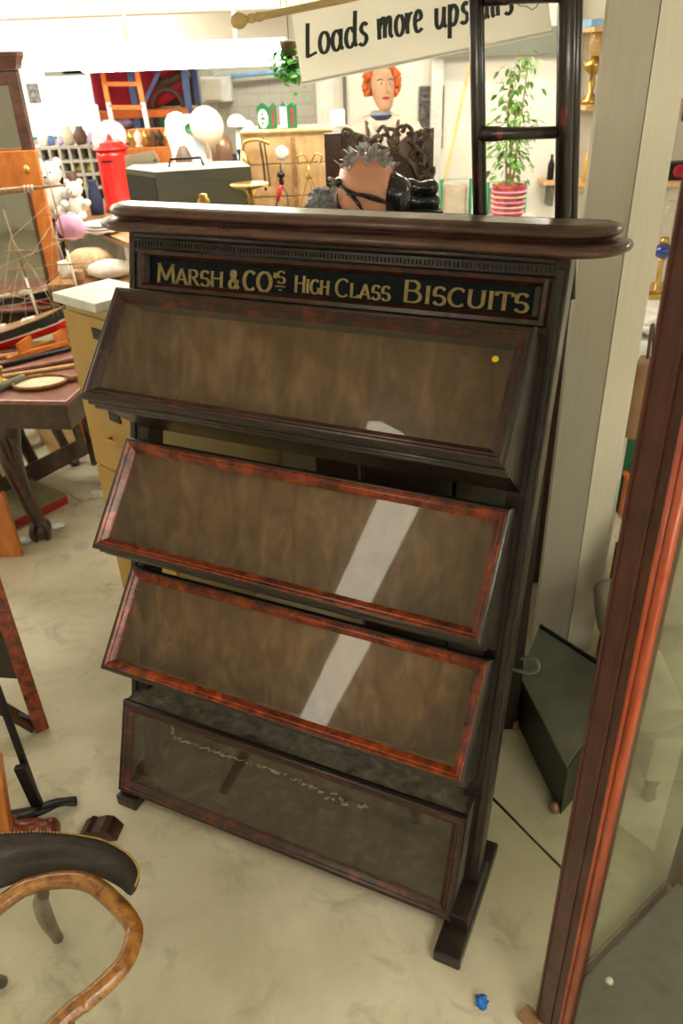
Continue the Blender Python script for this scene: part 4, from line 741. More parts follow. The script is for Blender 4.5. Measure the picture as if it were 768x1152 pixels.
mb.lathe([(.05, 0), (.06, .02), (.035, .05), (.03, q.z-1.402-.06), (.001, q.z-1.402-.06)], (q.x, q.y, 1.402)); one('stone_head', mb, stone, 'curly grey stone bust head just above the cornice left of the strapped head', 'sculpture')
# deed box, tazza and brass pot
zt = 1.482; t = thing('steel_deed_box', 'grey-green steel deed box with top handle behind the display stand cornice', 'deed box', (-.58, 3.65, zt))
xa, xb, xc = W(131, 196, 3.55), W(173, 200, 3.5), W(283, 190, 3.66); za = xc.z
P_ = [V((xa.x, 3.72, zt)), V((xb.x, 3.54, zt)), V((xc.x, 3.62, zt)), V((xc.x-.06, 3.86, zt)), V((xa.x, 3.9, zt))]
mb = MB(); mb.prism(P_[:], (0, 0, za-zt)); part('box_body', mb, steelg, t); 
mb = MB(); e = (P_[1]-P_[0]).normalized(); nn_ = V((e.y, -e.x, 0)); mb.hexa([P_[0]+e*.004+nn_*.003+Z*.004, P_[1]-e*.004+nn_*.003+Z*.004, P_[1]-e*.004+Z*.004, P_[0]+e*.004+Z*.004]+[P_[0]+e*.004+nn_*.003+Z*(za-zt-.008), P_[1]-e*.004+nn_*.003+Z*(za-zt-.008), P_[1]-e*.004+Z*(za-zt-.008), P_[0]+e*.004+Z*(za-zt-.008)]); part('end_panel', mb, steeld, t, label='dark end panel')
mb = MB(); q = P_[0]+(P_[1]-P_[0])*.55+nn_*.004+Z*.10; mb.lathe([(.012, 0), (.012, .008), (.004, .014), (.001, .014)], q, nn_, 12); part('keyhole_boss', mb, brass, t)
e = (P_[2]-P_[1]).normalized(); nn_ = V((e.y, -e.x, 0)); L_ = (P_[2]-P_[1]).length; mb = MB(); mb.hexa([P_[1]+e*a_+nn_*c_+Z*h_ for c_, h_ in ((0, .02), (0, za-zt-.03)) for a_, c_ in ((.06, .004), (L_-.04, .004), (L_-.04, 0), (.06, 0))]); part('lid_panel', mb, steelg, t)
mb = MB(); mb.prism([p+V((0, 0, za-zt+.0005)) for p in P_], (0, 0, .014)); part('lid', mb, steelg, t)
h0 = W(190, 188, 3.72); mb = MB(); mb.tube([V((h0.x, 3.72, za+.012)), V((h0.x+.01, 3.72, za+.045)), V((h0.x+.14, 3.74, za+.045)), V((h0.x+.15, 3.74, za+.012))], .005, 8); part('handle', mb, blackm, t)
mb = MB(); q = W(281, 214, 3.47); q.z = zt; h_ = W(281, 210, 3.47).z-zt; mb.lathe([(.001, 0), (.045, 0), (.04, .012), (.015, .03), (.012, h_*.5), (.02, h_*.7), (.012, h_*.8), (.03, h_-.01), (.078, h_), (.082, h_+.012), (.074, h_+.010), (.02, h_+.004), (.001, h_+.004)], q, (0, 0, 1), 28); one('brass_tazza', mb, brass, 'wide brass pedestal dish standing right of the deed box', 'dish')
mb = MB(); q = W(229, 226, 3.47); h_ = W(229, 218, 3.47).z-zt; q.z = zt; mb.lathe([(.001, 0), (.03, 0), (.032, h_*.3), (.022, h_*.55), (.030, h_*.7), (.026, h_*.85), (.018, h_*.9), (.018, h_), (.014, h_), (.001, h_-.02)], q, (0, 0, 1), 20); one('brass_pot', mb, brass, 'small brass pot in front of the deed box', 'pot')
# pine plank screen with things hung on it
x0, x1, _, _, z0, z1 = wb(276, 146, 368, 235, 4.2, .3, 0); x1 += .03
t = thing('pine_plank_cupboard', 'pale pine planked cupboard hung with brassware behind the cornice', 'cupboard', ((x0+x1)/2, 4.35, 0))
part('carcass', MB().box(x0, x1, 4.212, 4.5, 0, z1-.012, .003), pine, t); mb = MB(); n_ = int(z1/.14)
for i in range(n_): mb.box(x0, x1, 4.2, 4.211, i*z1/n_+.002, (i+1)*z1/n_-.003, .002)
part('plank_front', mb, pine, t); part('batten', MB().box(x0+.235, x0+.255, 4.185, 4.1995, .1, z1-.03, .002), spar, t); part('top', MB().box(x0-.01, x1+.01, 4.19, 4.51, z1-.0115, z1, .003), pine, t)
Yp = 4.17
def hang(px, py): return W(px, py, Yp)
mb = MB(); q = hang(317, 172); mb.lathe([(.001, 0), (.03, 0), (.034, -.008), (.02, -.012), (.001, -.012)], q, (0, 1, 0), 22); mb.tube([q, q-Z*.09], .004, 6); one('enamel_ladle', mb, white, 'round white enamel ladle hung on the pine cupboard', 'ladle')
mb = MB(); a = hang(316, 197); mb.blob(a, (.02, .018, .015), .2); mb.blob(a-Z*.03, (.012, .012, .02), .2); mb.tube([a+Z*.05, a], .003, 6); one('iron_bell', mb, blackm, 'small dark iron bell hung below the white ladle', 'bell')
mb = MB(); a, b = hang(316, 208), hang(312, 226); mb.tube([a, b], [.012, .010], 8); t = one('red_handled_shears', mb, redp, 'red handled shears hung on the pine cupboard', 'shears'); mb = MB(); mb.tube(spl([a, a+V((.025, 0, -.04)), a+V((.03, 0, -.10))], 4), .004, 6); mb.tube(spl([b, b+V((-.01, 0, -.03))], 4), .006, 6); part('blade', mb, steelg, t)
mb = MB(); a = hang(283, 170); mb.tube(spl([a+V((-.04, 0, .0)), a+V((-.03, 0, .04)), a+V((.03, -.0, .05)), a+V((.09, 0, .03))], 5), .008, 8); mb.lathe([(.012, 0), (.02, -.04), (.03, -.06), (.022, -.09), (.04, -.16), (.001, -.16)], a+V((-.04, 0, 0)), (0, 0, 1), 16); one('brass_gas_bracket', mb, brass, 'brass gas lamp bracket hung at the left end of the pine cupboard', 'lamp bracket')
mb = MB(); a = hang(292, 160); mb.tube(spl([a, a+V((.01, 0, -.10)), a+V((.012, 0, -.22))], 4), .006, 6); mb.tube(spl([a+V((.02, 0, .02)), a+V((.03, 0, -.12)), a+V((.035, 0, -.2))], 4), .0045, 6); one('hanging_leather_strap', mb, brown, 'thin brown strap hanging beside the brass bracket', 'strap')
mb = MB(); q = hang(348, 176); 
for s in (-1, 1): mb.tube(spl([q+V((s*.005, 0, -.03)), q+V((s*.03, 0, .01)), q+V((s*.06, 0, .0)), q+V((s*.05, 0, -.03)), q+V((s*.035, 0, -.02))], 5), .0045, 6)
one('brass_scroll_hook', mb, brass, 'pale brass scrolled hook hung at the right of the pine cupboard', 'hook')
mb = MB(); q = hang(347, 184); q.y = 4.10; mb.lathe([(.004, 0), (.006, -.03), (.016, -.045), (.018, -.06), (.012, -.065)], q, (0, 0, 1), 12)
for k in range(5): a_ = 2*PI*k/5; mb.tube(spl([q+V((.012*math.cos(a_), .012*math.sin(a_), -.06)), q+V((.035*math.cos(a_), .035*math.sin(a_), -.12)), q+V((.065*math.cos(a_), .065*math.sin(a_), -.2))], 4), .004, 6)
mb.lathe([(.066, -.2), (.07, -.205), (.07, -.24), (.066, -.24)], q, (0, 0, 1), 20); mb.tube([q, V((q.x, 4.2, q.z))], .004, 6); one('brass_lantern_cage', mb, brass, 'brass lantern cage hung at the right of the pine cupboard', 'lantern')
# green cartons on the pine cupboard
for k, (pxa, pxm, pxb, pt, pb, lab) in enumerate(((289, 303, 311, 117, 145, 'left green carton with a white oval, on top of the pine cupboard'), (315, 323, 334, 116, 145, 'right green carton with a white front, on top of the pine cupboard'))):
    Yg = 4.3; xa = W(pxa, 130, Yg).x; xm = W(pxm, 130, Yg).x; xb = W(pxb, 130, Yg).x; zt_ = z1+.001; zh = W(pxm, pt+3, Yg).z
    t = thing('green_carton', lab, 'carton', ((xa+xb)/2, Yg, zt_), 'beer cartons on the pine cupboard')
    base = [V((xa, Yg, zt_)), V((xm, Yg-.035, zt_)), V((xb, Yg+.0, zt_)), V((xm, Yg+.09, zt_))]
    mb = MB(); mb.prism(base, (0, 0, zh-zt_)); part('carton_body', mb, greenb, t)
    mb = MB(); e = base[1]-base[0]; c_ = base[0]+e*.5+Z*(zh-zt_)*.48; nn_ = V((e.y, -e.x, 0)).normalized()
    if k == 0: mb.loft([[c_+nn_*o_+e*.42*math.cos(2*PI*i/24)+Z*.042*math.sin(2*PI*i/24) for i in range(24)] for o_ in (.0005, .002)])
    else: mb.hexa([base[0]+nn_*.0005+Z*.003, base[1]+nn_*.0005+Z*.003, base[1]+nn_*.002+Z*.003, base[0]+nn_*.002+Z*.003]+[base[0]+nn_*.0005+Z*(zh-zt_-.002), base[1]+nn_*.0005+Z*(zh-zt_-.002), base[1]+nn_*.002+Z*(zh-zt_-.002), base[0]+nn_*.002+Z*(zh-zt_-.002)])
    part('white_label', mb, pale, t)
    if k == 0:
        mb = MB(); mb.loft([[c_+nn_*o_+e*.2*math.cos(2*PI*i/16)+Z*.006*math.sin(2*PI*i/16)+Z*.0 for i in range(16)] for o_ in (.0025, .003)]); mb.blob(c_+nn_*.003-Z*.02, (.008, .001, .006)); mb.blob(c_+nn_*.003+Z*.02, (.008, .001, .006)); part('green_emblem', mb, greenb, t)
    e2 = base[2]-base[1]; n2 = V((e2.y, -e2.x, 0)).normalized(); mb = MB()
    for j in range(6): q = base[1]+e2*.5+Z*(.02+j*.013); mb.obox(q+n2*.001, e2*.14, n2*.001, Z*.0045)
    part('red_lettering', mb, redc, t)
    mb = MB(); mb.prism([base[0]+Z*(zh-zt_), base[0]+e*.5+Z*(zh-zt_+.02), base[1]+Z*(zh-zt_)], (0, .004, 0)); mb.prism([base[1]+Z*(zh-zt_), base[1]+e2*.6+Z*(zh-zt_+.018), base[2]+Z*(zh-zt_)], (0, .004, 0)); part('carton_flap', mb, greenb, t)
# tall cupboard with weighing scale, bowls and helmet like lamps
x0, x1 = W(186, 160, 5).x, W(272, 160, 5).x; zc_ = 1.50; cupboard('grey_cupboard', 'pale cupboard carrying the white weighing scale, beyond the deed box', 'cupboard', x0-.03, x1+.02, 4.86, 5.4, zc_, cream)
t = thing('weighing_scale', 'white shop weighing scale with dark green oval badge beyond the deed box', 'weighing scale', (W(203, 180, 5).x, 5.05, zc_))
a = wb(185, 127, 232, 190, 5.0, .2, zc_+.002); mb = MB(); zt_ = W(205, 128, 5).z
mb.box(W(203, 160, 5).x, W(231, 160, 5).x, 5.0, 5.2, zc_+.002, zt_-.01, .01); part('housing', mb, scarfm if False else plain('pale blue enamel', (.55, .64, .66), .35), t)
q = W(197, 145, 4.97); mb = MB(); mb.loft([ring_((q.x, 5.03, z_), r_, .06, 20) for z_, r_ in ((zc_+.002, .04), (zc_+.03, .045), (q.z-.12, .05), (q.z-.03, .07), (q.z+.04, .065), (q.z+.075, .04), (q.z+.085, .01))]); part('dial_column', mb, white, t)
mb = MB(); q = W(215, 144, 4.96); mb.loft([[q+V((.042*k*math.cos(2*PI*i/20), o_, .026*k*math.sin(2*PI*i/20))) for i in range(20)] for k, o_ in ((1, .038), (1, .02), (.85, .015), (.8, .02), (.01, .02))]); part('oval_badge', mb, greenb, t)
mb = MB(); q = W(230, 143, 4.9); mb.lathe([(.001, .0), (.06, .005), (.10, .02), (.105, .03), (.10, .034), (.05, .02), (.001, .016)], q, (.3, 1, .1), 28); mb.lathe([(.012, 0), (.012, .1), (.03, .12)], V((q.x, 4.93, q.z-.16)), (0, 0, 1), 12); mb.lathe([(.08, 0), (.07, .02), (.015, .04), (.012, q.z-zc_-.03), (.001, q.z-zc_-.03)], (q.x, 4.945, zc_+.002)); one('beige_dish_lamp', mb, beige, 'round beige enamel dish lamp in front of the weighing scale', 'lamp')
for k, (px, py, r_, m, lab) in enumerate(((266, 136, .055, white, 'white domed enamel lamp top right of the beige dish lamp'), (279, 143, .038, white, 'smaller white domed lamp top beside the larger one'))):
    q = W(px, py, 5.0); mb = MB(); mb.lathe([(r_, 0), (r_*1.02, .01), (r_*.9, .04), (r_*.5, .06), (.001, .066)], q-Z*.03, (0, 0, 1), 20); mb.lathe([(.04, 0), (.015, .02), (.012, q.z-.032-zc_), (.001, q.z-.032-zc_)], (q.x, q.y, zc_+.001)); one('enamel_lamp', mb, m, lab, 'lamp')
for px, m, w_, lab in ((248, copper, .07, 'copper-brown urn between the dish lamp and the domed lamp top'), (224, brown, .05, 'brown leather case below the beige dish lamp')):
    q = W(px, 168, 4.93 if px < 240 else 5.2); mb = MB(); h_ = (W(px, 150 if px > 240 else 163, q.y).z-zc_); mb.lathe([(w_*.7, 0), (w_, h_*.3), (w_*.95, h_*.7), (w_*.5, h_*.95), (w_*.3, h_), (.001, h_)], (q.x+(-.0 if px > 240 else -.09), 5.3 if px > 240 else 4.9, zc_+.001), (0, 0, 1), 20); one('metal_urn', mb, m, lab, 'urn')
for k, (dx_, h_) in enumerate(((0, .15), (.05, .17))): q = W(262+k*9, 165, 4.92); mb = MB(); mb.tube(spl([(q.x, 4.9, zc_+.012), (q.x+.01, 4.9, zc_+h_*.5), (q.x+.005-.02*k, 4.9, zc_+h_)], 5), [.014]*4+[.02]*4+[.012]*3, 10); one('dark_boot_tree', mb, blackm, ('left' if k == 0 else 'right')+' dark curved figure under the white domed lamp top', 'figure', None)
x0, x1, _, _, z0, z1_ = wb(145, 171, 183, 196, 4.0, .01); t = thing('paper_tag', 'large beige luggage tag propped above the deed box beside the red pillar box', 'tag', ((x0+x1)/2, 3.93, 1.481))
mb = MB(); mb.prism([V((x0, 3.93, 1.482)), V((x1, 3.93, 1.482)), V((x1, 3.93, z1_-.03)), V((x1-.02, 3.93, z1_+.012)), V((x0, 3.93, z1_-.008))], (0, .004, 0)); part('card', mb, beige, t); mb = MB(); mb.lathe([(.004, 0), (.008, 0), (.008, .002), (.004, .002), (.004, 0)], V((x1-.02, 3.9285, z1_-.03)), (0, -1, 0), 14); part('eyelet', mb, copper, t)
# left background: display table
zt = 1.3
t = thing('display_table', 'long brown display table crowded with china beyond the filing cabinet', 'table', (-2.3, 5.1, 0)); part('table_top', MB().prism([G(36, 233, zt-.03), G(152, 283, zt-.03), V((-.99, 5.75, zt-.03)), V((-2.2, 5.75, zt-.03))], (0, 0, .03)), spar, t)
for xx, yy in ((-1.04, 4.85), (-1.8, 5.4), (-1.1, 5.65), (-2.1, 5.65)): part('leg', MB().lathe([(.02, 0), (.03, .1), (.025, .5), (.035, 1.269), (.001, 1.269)], (xx, yy, 0)), tablew, t)
# plush bears
def bear(px, py, s, lab, arm=0):
    q = G(px, py, zt+.001); t = thing('plush_bear', lab, 'teddy bear', tuple(q), 'white plush bears on the display table')
    def B_(nm, c, r, m=whitef, sd=0): return part(nm, MB().blob(q+V(c)*s, V(r)*s, .08, 4, 3, sd), m, t)
    B_('body', (0, 0, .17), (.13, .11, .17)); h_ = B_('head', (0, -.02, .40), (.12, .11, .11)); part('muzzle', MB().blob(q+V((0, -.12, .37))*s, V((.05, .04, .04))*s, .05), whitef, h_)
    part('nose', MB().blob(q+V((0, -.16, .385))*s, V((.016, .01, .012))*s), navy, h_)
    for d_ in (-1, 1): part('ear', MB().blob(q+V((d_*.09, 0, .50))*s, V((.045, .025, .045))*s, .05), whitef, h_); part('eye', MB().blob(q+V((d_*.04, -.122, .42))*s, V((.010, .006, .010))*s), navy, h_); B_('arm', (d_*.16, -.06, .22), (.055, .09, .055)); B_('leg', (d_*.09, -.16, .06), (.06, .12, .06))
    return t
bear(66, 243, .62, 'larger white plush bear leaning by the pigeonhole rack'); bear(90, 246, .42, 'smaller white plush bear in front of the larger one')
mb = MB(); mb.blob(G(80, 255, zt+.07), (.075, .06, .068), .2, 3, 3); one('lilac_cushion', mb, pinkc, 'small pink-lilac cloth toy beside the white plush bears', 'toy')
def plate(px, py, r_, m, lab, nm='white_plate', st=1, cat='plates'):
    q = G(px, py, zt); 
    for k in range(st):
        mb = MB(); z_ = q.z+.001+k*.016; mb.lathe([(.001, 0), (r_*.6, 0), (r_, .018), (r_, .024), (r_*.6, .008), (.001, .006)], (q.x, q.y, z_), (0, 0, 1), 28); one(nm, mb, m, lab % (['bottom', 'second', 'third', 'fourth'][k]) if '%s' in lab else lab, 'plate' if nm == 'white_plate' else 'bowl')
plate(117, 262, .105, white, 'white plate in the stack left of the stand, %s from below', st=3)
plate(98, 262, .075, beige, 'yellowish bowl between the plates and the bears', 'china_bowl')
for px, py, rr_, m, lab in ((100, 296, (.12, .09, .07), plain('woven straw', (.72, .52, .30), .9, 0, .2, 40), 'straw hat shaped bundle under the table edge left of the stand'),):
    pass
# lower bench in front of the display table, with basket and pale bowls
t = thing('high_bench', 'narrow brown bench with pale oddments left of the stand, behind the filing cabinet', 'bench', (-1.25, 4.45, 0)); part('bench_top', MB().box(-1.54, -.98, 4.24, 4.74, 1.07, 1.10, .003), spar, t)
for xx in (-1.5, -1.02):
    for yy in (4.28, 4.70): part('leg', MB().box(xx-.02, xx+.02, yy-.02, yy+.02, 0, 1.0695, .003), tablew, t)
q = G(104, 308, 1.101); mb = MB(); mb.lathe([(.001, 0), (.09, 0), (.115, .05), (.11, .10), (.06, .135), (.001, .14)], q, (0, 0, 1), 28, 1.15, .8); one('straw_basket', mb, plain('woven straw', (.72, .52, .30), .9, 0, .2, 40), 'rounded straw basket on the narrow bench left of the stand', 'basket')
q = G(122, 316, 1.101)+V((0, .06, .0)); mb = MB(); mb.blob(q+Z*.05, (.12, .08, .05), .15, 2, 3, 5); one('white_bundle', mb, whitef, 'pale cream bundle on the narrow bench just above the ledger', 'bundle')
for i, (px, py, m, r_, lab) in enumerate(((80, 303, greeny, .03, 'small teal pot at the left of the narrow bench'), (76, 312, pale, .045, 'white pot on the narrow bench behind the ship mast'), (90, 318, tan, .035, 'tan pot on the narrow bench behind the ledger'))):
    q = G(px, py, 1.101); mb = MB(); mb.lathe([(r_*.6, 0), (r_, r_*.9), (r_*.8, r_*1.6), (r_*.85, r_*1.9), (r_*.6, r_*1.8), (.001, r_*.3)], q, (0, 0, 1), 18); one('small_pot', mb, m, lab, 'pot')
# pigeonhole rack behind the bears
x0, x1, _, _, z0, z1_ = wb(38, 166, 116, 222, 5.85, .2, 0)
t = thing('pigeonhole_rack', 'grey pigeonhole rack standing behind the white plush bears', 'rack', ((x0+x1)/2, 5.95, 0)); gm = plain('grey painted rack', (.45, .44, .38), .7)
z0 = W(77, 225, 5.85).z-.1; part('back_board', MB().box(x0, x1, 6.04, 6.06, 0, z1_, .002), steelg, t); mb = MB(); zz_ = [z0+(z1_-z0)*k/5 for k in range(6)]
part('plinth', MB().box(x0, x1, 5.85, 6.039, 0, z0-.012, .003), gm, t)
for z_ in zz_: part('shelf', MB().box(x0, x1, 5.85, 6.039, z_-.01, z_+.01, .002), gm, t)
for k in range(8): xx = x0+(x1-x0)*k/7; part('divider', MB().box(xx-.009, xx+.009, 5.845, 6.038, z0+.01, z1_+.01, .002), gm, t)
for k in range(9):
    i_, j_ = [(0, 1), (1, 1), (3, 1), (4, 2), (5, 1), (5, 2), (6, 1), (4, 1), (2, 1)][k]; xx = x0+(x1-x0)*(i_+.5)/7; z_ = zz_[j_+1]+.011; mb = MB(); r_ = .028; mb.lathe([(r_*.8, 0), (r_, .02), (r_*.7, .05), (r_*.4, .07), (r_*.5, .085), (.001, .085)], (xx, 5.92, z_), (0, 0, 1), 14); one('rack_ornament', mb, [steeld, plain('lime glaze', (.5, .6, .1), .4), brown, plain('ochre glaze', (.6, .45, .12), .4)][k % 4], '%s ornament in the pigeonhole rack' % ['first dark', 'lime green', 'first brown', 'first ochre', 'second dark', 'second lime', 'second brown', 'second ochre', 'third dark'][k], 'ornament', 'ornaments in the pigeonhole rack')
for k, (px, m, lab, r_) in enumerate(((50, white, 'white jug on top of the pigeonhole rack', .04), (58, blueP, 'blue cup on top of the pigeonhole rack', .025), (68, purplec, 'lilac vase on top of the pigeonhole rack', .022), (78, beige, 'beige jar on top of the pigeonhole rack', .045), (92, brown, 'dark brown pot on top of the pigeonhole rack', .045), (104, purplec, 'mauve cup near the right end of the rack top', .03))):
    q = W(px, 165, 5.92); mb = MB(); mb.lathe([(r_*.7, 0), (r_, r_), (r_*.8, r_*1.8), (r_*.5, r_*2.2), (r_*.6, r_*2.5), (.001, r_*2.5)], (q.x, 5.93, z1_+.0105), (0, 0, 1), 18); one('rack_top_pot', mb, m, lab, 'pot', 'pots on top of the pigeonhole rack')
# red pillar box
q = G(136, 243, zt); q = V((W(131, 200, 5.3).x, 5.3, zt)); h_ = W(124, 150, 5.3).z-zt; s_ = 1.0; R_ = .095
t = thing('pillar_box_money_box', 'bright red miniature pillar box behind the left end of the display stand', 'ornament', tuple(q)); lean = V((-.012, 0, 1))
mb = MB(); mb.lathe([(.001, 0), (R_*1.08, 0), (R_*1.08, .03), (R_, .04), (R_, h_*.72), (R_*1.02, h_*.73), (R_*1.02, h_*.745), (R_, h_*.75), (R_, h_*.80), (.001, h_*.80)], q, lean, 28); part('pillar_body', mb, redp, t)
mb = MB(); mb.lathe([(R_*1.15, h_*.80), (R_*1.2, h_*.815), (R_*1.15, h_*.835), (R_*.92, h_*.85), (R_*.88, h_*.88), (R_*.6, h_*.91), (R_*.2, h_*.93), (R_*.14, h_*.97), (.001, h_)], q, lean, 28); part('cap', mb, redp, t)
part('posting_slot', MB().box(q.x-.05, q.x+.02, q.y-R_-.004, q.y-R_+.012, zt+h_*.66, zt+h_*.68), blackm, t)
q = W(125, 158, 5.7); mb = MB(); mb.lathe([(.001, 0), (.05, .0), (.11, .03), (.115, .045), (.10, .04), (.001, .015)], q, (0, -.8, .5), 26); mb.lathe([(.06, 0), (.015, .02), (.012, q.z-zt-.0), (.001, q.z-zt)], (q.x, 5.72, zt+.001)); one('white_scale_pan', mb, white, 'white scoop-shaped scale pan directly behind the red pillar box', 'scale pan')
mb = MB(); q = V((W(110, 240, 5.2).x, 5.2, zt+.001)); mb.lathe([(.04, 0), (.045, .07), (.035, .14), (.02, .18), (.03, .20), (.001, .20)], q, (0, 0, 1), 18); one('penguin_vase', mb, navy, 'dark painted vase between the plush bears and red pillar box', 'vase'); mb = MB(); q = q+V((-.13, .03, 0)); mb.lathe([(.04, 0), (.05, .08), (.03, .2), (.035, .25), (.001, .25)], q, (0, 0, 1), 18); one('brown_vase', mb, brown, 'brown vase right beside the smaller plush bear', 'vase')
# white board
Yw = 6.6; c_ = [W(22, 82, Yw), W(100, 78, Yw), W(112, 151, Yw), W(40, 158, Yw)]
t = thing('white_pinboard', 'large white board with faint papers behind the pigeonhole rack', 'board', ((c_[0].x+c_[1].x)/2, Yw, 0)); zb_, zt_ = (c_[2].z+c_[3].z)/2, 2.12; xl, xr = c_[3].x-.05, c_[2].x+.0
part('board_panel', MB().box(xl, xr, Yw, Yw+.02, zb_, zt_, .004), wbm, t); mb = MB(); mb.box(xl-.01, xr+.01, Yw-.008, Yw-.0005, zb_-.008, zb_+.012); part('tray_rail', mb, greeny, t)
for k, (sx_, sz_, w_, h_, m) in enumerate(((.12, .78, .09, .13, postm), (.30, .80, .14, .10, pale), (.55, .74, .16, .14, pale), (.75, .45, .16, .24, pale), (.4, .93, .3, .03, steelg), (.65, .93, .2, .02, steelg))):
    xx = xl+(xr-xl)*sx_; z_ = zb_+(zt_-zb_)*sz_; part('pinned_paper', MB().box(xx, xx+w_, Yw-.004, Yw-.0005, z_-h_, z_), m, t)
for xx in (xl+.1, xr-.1): part('board_leg', MB().box(xx-.015, xx+.015, Yw+.021, Yw+.045, 0, zt_-.05, .003), steelg, t)
# racking with red cloths, books
Yr = 7.2; xs = [W(px, 115, Yr).x for px in (101, 151, 211)]
t = thing('storage_racking', 'blue and orange pallet racking full of red cloth at the back of the shop', 'racking', (xs[1], Yr+.3, 0))
for xx in xs:
    for yy in (Yr, Yr+.55): part('upright', MB().box(xx-.025, xx+.025, yy, yy+.05, 0, 2.4, .003), blueP, t)
zl = [W(160, 127, Yr).z, W(160, 148, Yr).z-.0, W(160, 148, Yr).z-.5]
for z_ in zl: part('beam', MB().box(xs[0], xs[2], Yr-.03, Yr-.002, z_-.035, z_+.02, .003), orangeP, t); part('shelf_board', MB().box(xs[0], xs[2], Yr, Yr+.6, z_-.0, z_+.02, .002), pine, t)
part('brace', MB().bar((xs[1]+.05, Yr-.035, zl[0]+.02), (xs[2]-.02, Yr-.035, 2.3), .03, .012, up=(0, 1, 0)), blueP, t); part('brace', MB().bar((xs[0]-.0, Yr-.035, 2.1), (xs[0]+.1, Yr-.035, 1.5), .03, .012, up=(0, 1, 0)), blueP, t)
part('back_sheet', MB().box(xs[0], xs[2], Yr+.62, Yr+.64, 1.0, 2.4), brown, t)
for k, (px, w_, h_, m, lab) in enumerate(((118, .10, .3, redc, 'crimson cloth bundle at the left end of the racking'), (138, .14, .40, redc, 'crimson cloth bundle behind the orange ladder'), (164, .11, .34, redc, 'crimson cloth bundle right of the orange ladder'))):
    x = W(px, 115, Yr+.2).x; mb = MB(); mb.loft([ring_((x, Yr+.28, zl[0]+.021+z_*h_), w_*k_, .13*k_, 20, 3.5) for z_, k_ in ((0, .95), (.15, 1.0), (.3, .96), (.5, 1), (.7, .95), (.9, 1), (1, .8))]); one('cloth_bundle', mb, m, lab, 'cloth', 'crimson cloth bundles on the racking')
for k in range(3):
    a_ = V((xs[1]+.16+.03*k, Yr+.1+.02*k, zl[0]+.07+.095*k)); mb = MB(); mb.tube([a_, a_+V((.26, .0, .12))], .045, 12); one('rolled_rug', mb, [redc, brown, redbook][k], '%s rolled rug lying on the racking' % ['lowest', 'middle', 'topmost'][k], 'rug', 'rolled rugs on the racking')
mb = MB(); mb.tube([V((xs[2]-.30+.26*math.cos(a_)*.5+.13, Yr+.02, zl[0]+.03+.13*math.sin(a_))) for a_ in [PI*i/12 for i in range(13)]], .02, 8); one('carved_arch', mb, brown, 'brown carved arch standing low on the racking at right', 'arch')
bk = MB().box(0, .02, 0, .12, 0, .10, .001); b0 = None
for k in range(16):
    x = xs[1]+.03+k*.027; h_ = .085+.02*random.random()
    mb = MB(); mb.box(x, x+.022, Yr-.0, Yr+.12, zl[1]+.021, zl[1]+.021+h_, .001); one('book', mb, [navy, steeld, greenb, brown][k % 4], 'dark spined book in the row on the racking shelf below the rugs', 'book', 'dark books on the racking shelf')
mb = MB(); mb.blob((W(135, 138, Yr+.1).x, Yr+.12, zl[1]+.075), (.16, .08, .05), .2, 2); one('lilac_fabric', mb, purplec, 'pale lilac folded fabric behind the orange ladder', 'fabric')
# orange step ladder
Yl = 6.9; t = thing('orange_ladder', 'orange ladder with white lower rails leaning at the racking', 'ladder', (W(140, 150, Yl).x, Yl, 0))
for (xa_, ya_), (xb_, yb_) in (((113, 70), (129, 152)), ((152, 70), (168, 152))):
    a, b = W(xa_, ya_, Yl+.02), W(xb_, yb_, Yl-.1); d_ = (a-b).normalized(); m_ = b+(a-b)*.45; lo = b-d_*(b.z/d_.z); hi = b+d_*((2.08-b.z)/d_.z)
    part('rail', MB().bar(m_, hi, .035, .03, up=(0, 1, 0)), orangeP, t); part('rail', MB().bar(lo, m_, .035, .03, up=(0, 1, 0)), pinkw, t, label='white lower rail')
    if xa_ == 113: la, ld = a, d_
wv = W(152, 70, Yl+.02)-W(113, 70, Yl+.02)
for z_ in (1.99, 1.83, 1.6, 1.32, 1.04, .76, .48, .2): a = la+ld*((z_-la.z)/ld.z); part('rung', MB().bar(a, a+wv, .03, .03), orangeP, t)
# little shelf with brass things
x0, x1, _, _, z0, _ = wb(140, 147, 190, 166, 5.95, .2, 0); zs_ = W(165, 166, 5.95).z; t = thing('orange_cabinet', 'orange wooden cabinet with brass things in front of the racking', 'cabinet', ((x0+x1)/2, 6.05, 0)); part('cabinet_body', MB().box(x0, x1, 5.95, 6.22, 0, zs_, .004), orangew, t); part('back_ledge', MB().box(x0, x1, 6.14, 6.22, zs_+.001, W(165, 147, 5.95).z, .004), orangew, t)
for k in range(6): x = x0+(x1-x0)*(k+.5)/6; mb = MB(); r_ = .022+.008*(k % 2); mb.lathe([(r_, 0), (r_*.5, .02), (r_, .05), (r_*.8, .08), (r_*.3, .10), (.001, .11)], (x, 6.03, zs_+.001), (0, 0, 1), 14); one('brass_trinket', mb, [brass, white, brass, brown, steeld, brass][k], ['first brass', 'white', 'second brass', 'brown', 'dark', 'rightmost brass'][k]+' trinket on the orange cabinet', 'trinket', 'trinkets on the orange cabinet')
